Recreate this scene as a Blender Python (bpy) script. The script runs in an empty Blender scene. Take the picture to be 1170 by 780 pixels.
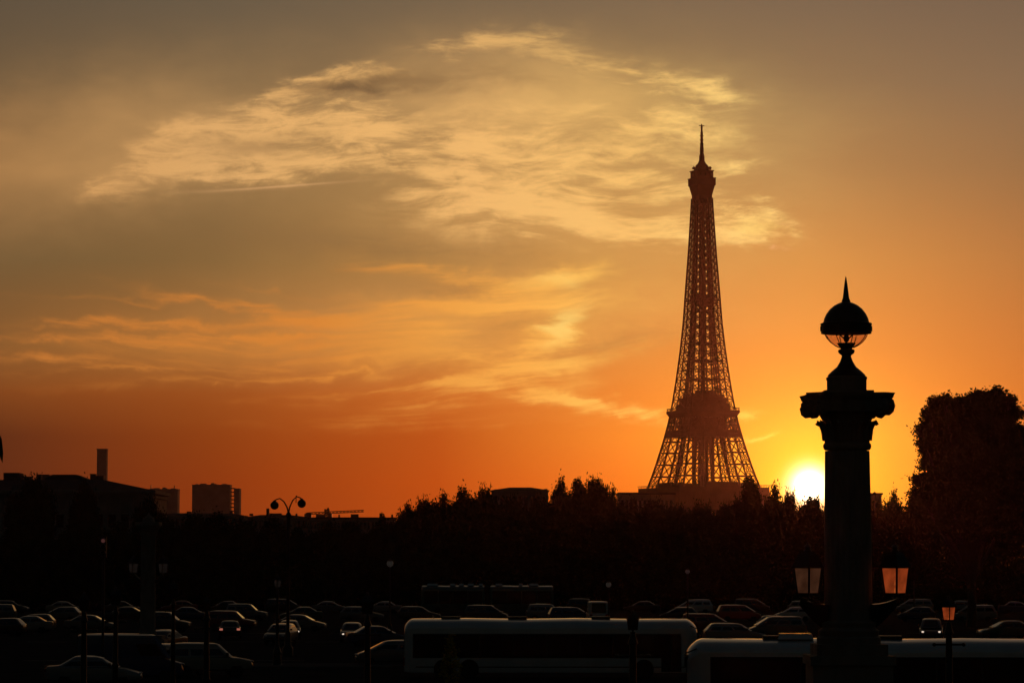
import bpy, bmesh, math, random
from mathutils import Vector, Matrix
R = math.radians
PI = math.pi
SC = bpy.context.scene
COL = SC.collection

# ------------------------------------------------------------------ camera
F = 3507.0                      # focal length in photo pixels (photo 1170 x 780)
EYE = 5.7
HOR = 646.0                     # horizon row
PITCH = math.atan((HOR - 390.0) / F)
cam = bpy.data.cameras.new("camera")
cam.sensor_width = 36.0
cam.lens = 36.0 * F / 1170.0
cam.clip_start = 0.5
cam.clip_end = 60000.0
camo = bpy.data.objects.new("camera", cam)
camo.location = (0, 0, EYE)
camo.rotation_euler = (PI / 2 + PITCH, 0, 0)
COL.objects.link(camo)
SC.camera = camo


def at(px, py, Y):
    """World point on the ray of photo pixel (px,py) at distance Y."""
    a = (px - 585.0) / F
    b = (390.0 - py) / F
    c, s = math.cos(PITCH), math.sin(PITCH)
    d = Vector((a, c - b * s, s + b * c))
    t = Y / d.y
    return Vector((d.x * t, Y, EYE + d.z * t))


# ------------------------------------------------------------------ exposure
SC.view_settings.view_transform = 'Standard'
SC.view_settings.look = 'None'
SC.view_settings.exposure = 0.0
SC.view_settings.gamma = 1.0
SC.view_settings.use_curve_mapping = False
SC.render.filter_size = 2.7
SC.cycles.max_bounces = 6
SC.cycles.volume_bounces = 0
SC.cycles.transparent_max_bounces = 12
SC.cycles.use_denoising = True


def lin(c):
    out = []
    for v in c:
        v = v / 255.0
        out.append(v / 12.92 if v <= 0.04045 else ((v + 0.055) / 1.055) ** 2.4)
    return tuple(out)


# ------------------------------------------------------------------ sun
SUN_PX, SUN_PY = 924.0, 557.0
sd = (at(SUN_PX, SUN_PY, 1000.0) - Vector((0, 0, EYE))).normalized()
SUN_EL = math.asin(sd.z)
SUN_AZ = math.atan2(sd.x, sd.y)
sun = bpy.data.lights.new("sun", 'SUN')
sun.energy = 0.16
sun.angle = R(0.5)
sun.color = (1.0, 0.24, 0.07)
suno = bpy.data.objects.new("sun", sun)
suno.rotation_euler = sd.to_track_quat('Z', 'Y').to_euler()
suno.location = (0, 0, 500)
COL.objects.link(suno)

# ------------------------------------------------------------------ world
W = bpy.data.worlds.new("World")
SC.world = W
W.use_nodes = True
NT = W.node_tree
NT.nodes.clear()


class E:
    """Tiny expression wrapper round math nodes of the sky."""
    def __init__(self, s): self.s = s
    @staticmethod
    def op(o, *a):
        n = NT.nodes.new('ShaderNodeMath'); n.operation = o
        for i, x in enumerate(a):
            if isinstance(x, E): NT.links.new(x.s, n.inputs[i])
            else: n.inputs[i].default_value = float(x)
        return E(n.outputs[0])
    def __add__(a, b): return E.op('ADD', a, b)
    def __radd__(a, b): return E.op('ADD', b, a)
    def __sub__(a, b): return E.op('SUBTRACT', a, b)
    def __rsub__(a, b): return E.op('SUBTRACT', b, a)
    def __mul__(a, b): return E.op('MULTIPLY', a, b)
    def __rmul__(a, b): return E.op('MULTIPLY', b, a)
    def __truediv__(a, b): return E.op('DIVIDE', a, b)
    def mad(a, b, c): return E.op('MULTIPLY_ADD', a, b, c)
    def pw(a, b): return E.op('POWER', a, b)
    def exp(a): return E.op('EXPONENT', a)
    def mn(a, b): return E.op('MINIMUM', a, b)
    def mx(a, b): return E.op('MAXIMUM', a, b)


def mrange(v, a, b, lo=0.0, hi=1.0, smooth=True):
    n = NT.nodes.new('ShaderNodeMapRange')
    n.interpolation_type = 'SMOOTHSTEP' if smooth else 'LINEAR'
    NT.links.new(v.s, n.inputs['Value'])
    for k, x in (('From Min', a), ('From Max', b), ('To Min', lo), ('To Max', hi)):
        n.inputs[k].default_value = x
    return E(n.outputs['Result'])


def ramp(v, stops):
    n = NT.nodes.new('ShaderNodeValToRGB')
    cr = n.color_ramp
    cr.interpolation = 'EASE' if False else 'LINEAR'
    while len(cr.elements) < len(stops): cr.elements.new(0.5)
    for e, (p, c) in zip(cr.elements, stops):
        e.position = p
        e.color = (*lin(c), 1)
    NT.links.new(v.s, n.inputs[0])
    return n.outputs[0]


def mixc(f, a, b, mode='MIX'):
    n = NT.nodes.new('ShaderNodeMix'); n.data_type = 'RGBA'; n.blend_type = mode
    n.clamp_factor = False
    if isinstance(f, E): NT.links.new(f.s, n.inputs[0])
    else: n.inputs[0].default_value = f
    for k, x in ((6, a), (7, b)):
        if isinstance(x, tuple): n.inputs[k].default_value = (*x[:3], 1)
        else: NT.links.new(x, n.inputs[k])
    return n.outputs[2]


def comb(x, y, z):
    n = NT.nodes.new('ShaderNodeCombineXYZ')
    for i, v in enumerate((x, y, z)):
        if isinstance(v, E): NT.links.new(v.s, n.inputs[i])
        else: n.inputs[i].default_value = v
    return n.outputs[0]


def noise(vec, scale, detail, rough, dist=0.0):
    n = NT.nodes.new('ShaderNodeTexNoise')
    NT.links.new(vec, n.inputs['Vector'])
    n.inputs['Scale'].default_value = scale
    n.inputs['Detail'].default_value = detail
    n.inputs['Roughness'].default_value = rough
    n.inputs['Distortion'].default_value = dist
    return E(n.outputs[0])


tc = NT.nodes.new('ShaderNodeTexCoord')
sp = NT.nodes.new('ShaderNodeSeparateXYZ')
NT.links.new(tc.outputs['Generated'], sp.inputs[0])
dx, dy, dz = E(sp.outputs[0]), E(sp.outputs[1]), E(sp.outputs[2])
az = E.op('ARCTAN2', dx, dy)
el = E.op('ARCSINE', dz)
PX = az.mad(F / 100.0, 5.85)            # azimuth and elevation of the sky in units of 1.63 degrees
PY = 6.46 - el * (F / 100.0)

# clear-sky colour: elevation ramps at six azimuths
ROWS = [0, 100, 200, 300, 400, 450, 500, 550, 600]
SKY = [
    (0,    [(94, 81, 64), (108, 88, 62), (122, 92, 58), (112, 88, 54), (134, 88, 44), (130, 69, 28), (94, 45, 21), (94, 43, 20), (94, 42, 20)]),
    (250,  [(102, 89, 70), (114, 94, 66), (124, 98, 62), (128, 98, 56), (158, 102, 46), (150, 73, 23), (142, 62, 17), (140, 55, 14), (138, 53, 14)]),
    (500,  [(112, 96, 74), (128, 104, 72), (146, 114, 70), (160, 118, 62), (184, 114, 48), (192, 93, 29), (183, 80, 21), (186, 75, 16), (182, 72, 16)]),
    (750,  [(120, 101, 78), (138, 112, 76), (166, 127, 76), (194, 141, 74), (214, 134, 58), (230, 134, 50), (244, 138, 44), (246, 122, 34), (230, 105, 28)]),
    (925,  [(120, 101, 79), (138, 111, 78), (166, 125, 76), (196, 139, 70), (214, 138, 60), (230, 148, 58), (248, 166, 54), (250, 160, 46), (240, 140, 40)]),
    (1170, [(116, 97, 77), (132, 107, 79), (148, 111, 71), (174, 118, 63), (194, 117, 52), (203, 116, 45), (206, 112, 40), (204, 104, 34), (205, 105, 34)]),
]
yv = PY / 6.0
prev = None
for i, (x, cols) in enumerate(SKY):
    r = ramp(yv, [(ROWS[k] / 600.0, cols[k]) for k in range(len(ROWS))])
    if prev is None: prev = r
    else:
        t = mrange(PX, SKY[i - 1][0] / 100.0, x / 100.0, smooth=False)
        prev = mixc(t, prev, r)
base = prev


# streak coordinates, rising a little to the right, bent by a slow warp
wv = comb(PX * 0.55, PY * 0.9, 3.3)
warp = noise(wv, 1.0, 3.0, 0.5) - 0.5
warp2 = noise(comb(PX * 0.5, PY * 0.8, 9.1), 1.0, 2.0, 0.5) - 0.5
edge = noise(comb(PX * 1.6, PY * 5.0, 4.4), 1.0, 7.0, 0.6, 0.4) - 0.5
edge2 = noise(comb(PX * 2.0, PY * 3.4, 8.8), 1.0, 6.0, 0.6, 0.4) - 0.5
QX = PX + warp * 0.5 + edge * 0.9
QY = PY + warp2 * 0.25 + edge2 * 0.34


def blob(cx, cy, rx, ry, ang, amp, U=None, V=None):
    """A soft elliptical patch of cloud cover; ang > 0 rises to the right."""
    a = R(ang)
    ca, sa = math.cos(a), math.sin(a)
    cx, cy, rx, ry = cx / 100.0, cy / 100.0, rx / 100.0, ry / 100.0
    U, V = U or QX, V or QY
    X = U.mad(ca / rx, V.mad(-sa / rx, -(cx * ca - cy * sa) / rx))
    Y = U.mad(sa / ry, V.mad(ca / ry, -(cx * sa + cy * ca) / ry))
    q = X * X + Y * Y
    return E.op('EXPONENT', q * -1.0) * amp


def total(lst):
    s = blob(*lst[0])
    for b in lst[1:]: s = s + blob(*b)
    return s


# streamlines: the high cloud climbs on the left and sinks on the right, the low streaks fan out
hx = PX - 5.0
t_hi = PY + hx * hx * -0.020 + warp2 * 0.55
px2 = PX - 2.0
t_lo = PY - PX * 0.05 + px2 * px2 * 0.021 + warp2 * 0.35
s_ = PX + warp * 0.7
n_big = noise(comb(s_ * 0.62, t_hi * 1.6, 1.7), 1.0, 10.0, 0.62, 0.15)
n_hi = noise(comb(s_ * 0.50, t_hi * 2.9, 5.2), 1.0, 12.0, 0.64, 0.20)
n_rip = noise(comb(s_ * 1.5, (PY + PX * 0.06 + warp2 * 0.3) * 6.2, 7.7), 1.0, 9.0, 0.68, 0.45)
n_sof = noise(comb(s_ * 0.35, t_hi * 0.9, 2.4), 1.0, 4.0, 0.5, 0.0)
n_lo = noise(comb(s_ * 0.36, t_lo * 4.4, 6.1), 1.0, 12.0, 0.64, 0.15)
n_lo2 = noise(comb(s_ * 0.7, t_lo * 2.0, 3.9), 1.0, 9.0, 0.60, 0.30)
n_str = n_hi

LEFT = [
    (140, 211, 52, 17, 14, 0.95), (185, 190, 70, 26, 22, 0.9), (250, 165, 90, 32, 14, 0.9), (340, 150, 95, 40, 6, 0.85), (330, 185, 120, 16, 6, 0.7),
    (420, 150, 70, 46, 0, 0.55), (400, 92, 75, 14, 2, 0.75), (330, 105, 60, 14, 20, 0.5),
]
MID = [
    (560, 215, 130, 50, 0, 0.50), (480, 190, 80, 22, -8, 0.35), (700, 262, 170, 20, 0, 0.65), (868, 264, 40, 17, -3, 0.95), (790, 268, 90, 16, 0, 0.55),
    (640, 195, 140, 26, -4, 0.72), (560, 235, 120, 18, -6, 0.40), (740, 205, 90, 20, -8, 0.42), (805, 108, 66, 15, -14, 0.62), (720, 105, 60, 14, -10, 0.35),
    (510, 60, 54, 16, 6, 0.46), (590, 46, 64, 18, 2, 0.28), (655, 74, 85, 24, -12, 0.36), (740, 92, 65, 20, -14, 0.30), (560, 175, 120, 16, -3, 0.45), (610, 225, 90, 14, -8, 0.45), (620, 145, 170, 36, -2, 0.52), (775, 145, 80, 24, -14, 0.5), (830, 240, 60, 14, -6, 0.6), (835, 200, 40, 10, -12, 0.5),
]
LOW = [
    (500, 314, 130, 13, -8, 0.62), (645, 320, 55, 15, 12, 0.85), (637, 370, 28, 20, 48, 1.05), (610, 395, 42, 13, 30, 0.65), (600, 345, 110, 14, 4, 0.6),
    (480, 348, 130, 13, 2, 0.52), (300, 354, 150, 8, -8, 0.62), (120, 374, 160, 6, 1, 0.70), (40, 412, 110, 6, -2, 0.66), (420, 372, 150, 14, -2, 0.45),
    (420, 405, 220, 22, 3, 0.50), (230, 398, 180, 16, 0, 0.46), (560, 432, 130, 16, 16, 0.58), (690, 464, 85, 8, -9, 0.95), (860, 500, 22, 5, 14, 0.95), (845, 474, 26, 8, 6, 0.6),
    (420, 452, 240, 14, 4, 0.30), (150, 442, 180, 10, 0, 0.16), (560, 478, 180, 14, 2, 0.36), (640, 415, 70, 40, 20, 0.3), (300, 480, 200, 7, 2, 0.16),
    (120, 346, 160, 4, -1, 0.40), (250, 385, 210, 4, 1, 0.45), (180, 425, 200, 4, 0, 0.40), (80, 394, 120, 3.5, 0, 0.40), (350, 431, 180, 4, 3, 0.40), (560, 410, 120, 5, 10, 0.55), (480, 440, 140, 4, 6, 0.45), (380, 340, 120, 5, -6, 0.45),
]
le_m, mi_m, lo_m = total(LEFT), total(MID), total(LOW)
le_d = mrange(le_m, 0.10, 0.75) * mrange((n_rip - 0.5) * 2.3 + (n_hi - 0.5) * 1.5 + (n_big - 0.5) * 0.8 + 0.5 + (le_m - 0.7) * 0.25, 0.10, 0.86, 0.10, 1.0)
mi_d = mrange(mi_m, 0.04, 0.72) * mrange((n_hi - 0.5) * 2.6 + (n_big - 0.5) * 1.7 + (n_rip - 0.5) * 1.6 + 0.5 + (mi_m - 0.6) * 0.20, 0.16, 0.96, 0.02, 1.0)
lo_d = mrange(lo_m, 0.03, 0.75) * mrange((n_lo - 0.5) * 3.2 + (n_lo2 - 0.5) * 1.3 + 0.5 + (lo_m - 0.6) * 0.5, 0.12, 0.98, 0.10, 1.0)
veil = (blob(70, 180, 190, 70, 14, 0.62) + blob(620, 190, 260, 110, 0, 0.40) + blob(640, 105, 170, 40, -6, 0.34) + blob(480, 130, 90, 40, 0, 0.2) + blob(270, 165, 150, 50, 12, 0.22) + blob(470, 370, 300, 55, 2, 0.24)) * mrange(n_sof, 0.25, 0.72, 0.55, 1.15)

hi_col = ramp(PX / 12.0, [(0.0, (210, 154, 92)), (0.2, (228, 174, 108)), (0.45, (246, 190, 114)), (0.60, (250, 198, 114)), (0.76, (255, 218, 130)), (1.0, (255, 205, 110))])
lo_col = ramp(PX / 12.0, [(0.0, (198, 120, 52)), (0.3, (220, 136, 54)), (0.5, (250, 178, 80)), (0.62, (255, 204, 98)), (0.78, (255, 206, 86)), (1.0, (255, 200, 90))])
sky = mixc(veil, base, hi_col)
sky = mixc(le_d * 0.92, sky, hi_col)
sky = mixc(mi_d * 0.90, sky, hi_col)
lveil = (blob(545, 374, 155, 50, 12, 0.40) + blob(260, 390, 230, 36, 0, 0.26) + blob(640, 350, 70, 45, 20, 0.25)) * mrange(n_lo2, 0.3, 0.7, 0.5, 1.2)
sky = mixc(lveil, sky, lo_col)
sky = mixc(lo_d * 0.90, sky, lo_col)
sky = mixc(blob(643, 370, 22, 12, 42, 0.75) + blob(634, 320, 34, 8, 6, 0.4) + blob(868, 262, 30, 9, -4, 0.45), sky, lin((255, 218, 118)))
# shaded upper lip of the left cloud and darker grey streaks
dark = total([(400, 98, 74, 9, 3, 0.95), (285, 168, 60, 10, 6, 0.45), (500, 95, 60, 16, -4, 0.35), (590, 90, 70, 12, -10, 0.3), (460, 285, 160, 18, -4, 0.3), (520, 330, 70, 8, 0, 0.3), (690, 395, 70, 12, 10, 0.25), (600, 372, 60, 8, 10, 0.25)])
dark = dark * mrange(n_rip, 0.28, 0.58, 0.3, 1.0)
sky = mixc(dark, sky, lin((112, 88, 60)))
# contrail and two small cloudlets
tr = blob(325, 214.5, 62, 1.3, 4.6, 0.55, PX, PY) + blob(255, 220, 60, 2.2, 3.0, 0.16, PX, PY) + blob(891, 288, 6, 2.2, 0, 0.6) + blob(906, 262, 9, 2, 3, 0.2)
sky = mixc(tr, sky, lin((222, 168, 112)))

# aureole round the sun, then the disc itself
sx, sy = (SUN_PX / 100.0), (SUN_PY / 100.0)
ux, uy = PX - sx, PY - sy
dist = E.op('SQRT', ux * ux + uy * uy)
g_wide = (dist * -1.0 / 1.35).exp()
g_mid = (dist * -1.0 / 0.52).exp()
g_core = (dist * dist * -1.0 / 0.031).exp()
disc = mrange(dist, 0.04, 0.16, 1.0, 0.0)


def addc(a, f, col):
    n = mixc(1.0, a, mixc(f, (0, 0, 0), col), 'ADD')
    return n


sky = addc(sky, g_wide, (0.52, 0.13, 0.0))
sky = addc(sky, g_mid, (1.1, 0.62, 0.02))
sky = addc(sky, g_core, (5.0, 4.2, 3.0))
sky = addc(sky, disc, (14.0, 11.0, 6.0))

# rest of the dome: dusk Nishita sky
nish = NT.nodes.new('ShaderNodeTexSky')
nish.sky_type = 'NISHITA'
nish.sun_disc = False
nish.sun_elevation = SUN_EL
nish.sun_rotation = SUN_AZ
nish.dust_density = 4.0
nish.air_density = 1.5
ang = E.op('ARCCOSINE', dx * 0.06 + dy * 0.99 + dz * 0.12)
near = mrange(ang, R(18), R(46), 1.0, 0.0)
NISH = 0.021
nm = mixc(1.0, nish.outputs[0], (NISH * 0.75, NISH * 0.95, NISH * 1.18), 'MULTIPLY')
sky = mixc(near, nm, sky)
bg = NT.nodes.new('ShaderNodeBackground')
bg.inputs['Strength'].default_value = 1.0
NT.links.new(sky, bg.inputs['Color'])
wo = NT.nodes.new('ShaderNodeOutputWorld')
NT.links.new(bg.outputs[0], wo.inputs['Surface'])
W.cycles.sampling_method = 'MANUAL'
W.cycles.sample_map_resolution = 512


# ================================================================== helpers
random.seed(11)


def mat(name, col, rough=0.6, metal=0.0, var=0.25, scale=4.0, bump=0.0, coat=0.0, spec=0.5, stretch=(1, 1, 1)):
    """Procedural principled material: base colour broken up by two noises."""
    m = bpy.data.materials.new(name)
    m.use_nodes = True
    nt = m.node_tree
    b = nt.nodes['Principled BSDF']
    tcn = nt.nodes.new('ShaderNodeTexCoord')
    mp = nt.nodes.new('ShaderNodeMapping')
    mp.inputs['Scale'].default_value = stretch
    nt.links.new(tcn.outputs['Object'], mp.inputs[0])
    n = nt.nodes.new('ShaderNodeTexNoise')
    n.inputs['Scale'].default_value = scale
    n.inputs['Detail'].default_value = 6.0
    nt.links.new(mp.outputs[0], n.inputs['Vector'])
    r = nt.nodes.new('ShaderNodeValToRGB')
    lo = tuple(max(0.0, c * (1 - var)) for c in col)
    hi = tuple(min(1.0, c * (1 + var)) for c in col)
    r.color_ramp.elements[0].position = 0.3
    r.color_ramp.elements[1].position = 0.7
    r.color_ramp.elements[0].color = (*lo, 1)
    r.color_ramp.elements[1].color = (*hi, 1)
    nt.links.new(n.outputs[0], r.inputs[0])
    nt.links.new(r.outputs[0], b.inputs['Base Color'])
    b.inputs['Roughness'].default_value = rough
    b.inputs['Metallic'].default_value = metal
    b.inputs['Specular IOR Level'].default_value = spec
    b.inputs['Coat Weight'].default_value = coat
    b.inputs['Coat Roughness'].default_value = 0.08
    if bump:
        bn = nt.nodes.new('ShaderNodeBump')
        bn.inputs['Strength'].default_value = bump
        bn.inputs['Distance'].default_value = 0.05
        nt.links.new(n.outputs[0], bn.inputs['Height'])
        nt.links.new(bn.outputs[0], b.inputs['Normal'])
    return m


def lamp_mat(name, col, strength, base=(0.5, 0.5, 0.5)):
    m = mat(name, base, 0.3)
    b = m.node_tree.nodes['Principled BSDF']
    b.inputs['Emission Color'].default_value = (*col, 1)
    b.inputs['Emission Strength'].default_value = strength
    return m


def pane_mat(name, tint, transp=0.6, rough=0.15, emit=None):
    """Old lamp glass: partly clear, partly frosted (translucent), a little gloss."""
    m = bpy.data.materials.new(name)
    m.use_nodes = True
    nt = m.node_tree
    nt.nodes.clear()
    o = nt.nodes.new('ShaderNodeOutputMaterial')
    tr = nt.nodes.new('ShaderNodeBsdfTransparent'); tr.inputs[0].default_value = (*tint, 1)
    tl = nt.nodes.new('ShaderNodeBsdfTranslucent'); tl.inputs[0].default_value = (*tint, 1)
    gl = nt.nodes.new('ShaderNodeBsdfGlossy'); gl.inputs['Roughness'].default_value = rough
    n = nt.nodes.new('ShaderNodeTexNoise'); n.inputs['Scale'].default_value = 9.0
    mr = nt.nodes.new('ShaderNodeMapRange')
    mr.inputs['To Min'].default_value = transp - 0.15; mr.inputs['To Max'].default_value = transp + 0.15
    nt.links.new(n.outputs[0], mr.inputs[0])
    m1 = nt.nodes.new('ShaderNodeMixShader')
    nt.links.new(mr.outputs[0], m1.inputs[0]); nt.links.new(tl.outputs[0], m1.inputs[1]); nt.links.new(tr.outputs[0], m1.inputs[2])
    m2 = nt.nodes.new('ShaderNodeMixShader'); m2.inputs[0].default_value = 0.06
    nt.links.new(m1.outputs[0], m2.inputs[1]); nt.links.new(gl.outputs[0], m2.inputs[2])
    last = m2
    if emit:
        em = nt.nodes.new('ShaderNodeEmission'); em.inputs[0].default_value = (*emit[0], 1); em.inputs[1].default_value = emit[1]
        tc2 = nt.nodes.new('ShaderNodeTexCoord'); n2 = nt.nodes.new('ShaderNodeTexNoise'); n2.inputs['Scale'].default_value = 5.0; n2.inputs['Detail'].default_value = 5.0
        nt.links.new(tc2.outputs['Object'], n2.inputs['Vector'])
        r2 = nt.nodes.new('ShaderNodeMapRange'); r2.inputs['From Min'].default_value = .3; r2.inputs['From Max'].default_value = .7
        r2.inputs['To Min'].default_value = emit[1] * .45; r2.inputs['To Max'].default_value = emit[1] * 1.4
        nt.links.new(n2.outputs[0], r2.inputs[0]); nt.links.new(r2.outputs[0], em.inputs[1])
        ad = nt.nodes.new('ShaderNodeAddShader')
        nt.links.new(m2.outputs[0], ad.inputs[0]); nt.links.new(em.outputs[0], ad.inputs[1]); last = ad
    nt.links.new(last.outputs[0], o.inputs[0])
    return m


def leaf_mat(name, col):
    m = mat(name, col, 0.9, var=0.45, scale=0.6, spec=0.0)
    return m


M = dict(
    iron=mat('brown_iron', (0.10, 0.062, 0.040), 0.65, 0.0, 0.25, 0.15),
    cast=mat('dark_cast_iron', (0.018, 0.019, 0.018), 0.45, 0.4, 0.3, 5.0),
    bronze=mat('dark_bronze', (0.035, 0.030, 0.022), 0.42, 0.6, 0.3, 6.0),
    copper=mat('weathered_copper_cap', (0.028, 0.034, 0.028), 0.5, 0.3, 0.35, 6.0),
    stone=mat('weathered_limestone', (0.20, 0.165, 0.125), 0.85, 0, 0.3, 3.0, 0.3, stretch=(1, 1, 0.35)),
    facade=mat('pale_facade', (0.22, 0.205, 0.18), 0.9, 0, 0.15, 0.5, spec=0.1),
    concrete=mat('grey_concrete', (0.25, 0.235, 0.22), 0.85, 0, 0.15, 0.2),
    slate=mat('slate_roof', (0.05, 0.05, 0.055), 0.95, 0, 0.2, 1.0, spec=0.05),
    brick=mat('chimney_brick', (0.18, 0.10, 0.07), 0.85, 0, 0.2, 2.0),
    pane=mat('dark_window_glass', (0.012, 0.013, 0.015), 0.12, 0, 0.1, 1.0),
    asphalt=mat('asphalt', (0.040, 0.039, 0.039), 0.95, 0, 0.25, 0.35, 0.15, spec=0.0),
    pave=mat('pavement_granite', (0.09, 0.085, 0.08), 0.9, 0, 0.2, 1.2, spec=0.0),
    mark=mat('road_paint', (0.5, 0.5, 0.47), 0.7, 0, 0.3, 2.0),
    bark=mat('bark', (0.05, 0.04, 0.03), 0.9, 0, 0.3, 3.0, 0.4),
    leafA=leaf_mat('dark_green_leaves', (0.026, 0.040, 0.016)),
    leafB=leaf_mat('olive_leaves', (0.034, 0.040, 0.015)),
    leafY=leaf_mat('yellow_green_leaves', (0.34, 0.25, 0.03)),
    rubber=mat('tyre_rubber', (0.015, 0.015, 0.015), 0.85, 0, 0.2, 8.0),
    rim=mat('wheel_metal', (0.35, 0.35, 0.36), 0.35, 0.8, 0.15, 8.0),
    glass=mat('car_glass', (0.010, 0.011, 0.013), 0.06, 0, 0.1, 2.0),
    trim=mat('black_trim', (0.015, 0.015, 0.015), 0.5, 0, 0.2, 5.0),
    head_off=mat('headlight_glass', (0.35, 0.35, 0.36), 0.12, 0.3, 0.1, 8.0),
    head_on=lamp_mat('lit_headlight', (1.0, 0.80, 0.62), 0.8),
    tail=mat('tail_light_glass', (0.22, 0.012, 0.010), 0.15, 0, 0.1, 8.0),
    tail_on=lamp_mat('lit_tail_light', (1.0, 0.30, 0.2), 0.35, (0.3, 0.02, 0.02)),
    bulb=lamp_mat('small_lamp', (1.0, 0.62, 0.30), 3.0),
    bulb_dim=lamp_mat('faint_lamp', (0.9, 0.8, 0.6), 0.012),
    red_lamp=lamp_mat('red_signal_lens', (1.0, 0.36, 0.32), 0.05, (0.3, 0.02, 0.02)),
    bowl=pane_mat('lamp_bowl_glass', (0.92, 0.74, 0.70), 0.84, 0.05),
    pane_w=pane_mat('frosted_lantern_pane', (0.8, 0.52, 0.30), 0.35, 0.2),
    pane_lit=pane_mat('lit_lantern_pane', (0.16, 0.06, 0.02), 0.30, 0.2, ((1.0, 0.155, 0.035), 0.175)),
    pane_dim=pane_mat('dim_lantern_pane', (0.10, 0.055, 0.035), 0.30, 0.2, ((1.0, 0.38, 0.18), 0.034)),
    pane_faint=pane_mat('faint_lantern_pane', (0.05, 0.04, 0.035), 0.30, 0.2, ((1.0, 0.72, 0.6), 0.006)),
    pane_dark=pane_mat('dark_lantern_pane', (0.10, 0.085, 0.07), 0.4, 0.2),  # lantern glass with an even, darker tint and no glow
)
PAINT = {}
for nm_, c_ in dict(black=(0.010, 0.010, 0.011), charcoal=(0.035, 0.036, 0.038), grey=(0.12, 0.12, 0.125), silver=(0.20, 0.205, 0.21),
                    white=(0.52, 0.52, 0.51), blue=(0.03, 0.05, 0.11), red=(0.18, 0.018, 0.014), green=(0.04, 0.07, 0.05), beige=(0.22, 0.205, 0.16)).items():
    PAINT[nm_] = mat(nm_ + '_car_paint', c_, 0.32, 0.2 if nm_ in ('silver', 'grey') else 0.0, 0.06, 1.5, 0, 0.5)
BUSW = mat('white_bus_paint', (0.60, 0.60, 0.585), 0.3, 0, 0.08, 0.9, 0, 1.0)
BUSG = mat('green_bus_paint', (0.05, 0.10, 0.085), 0.34, 0, 0.08, 0.9, 0, 0.6)


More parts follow.
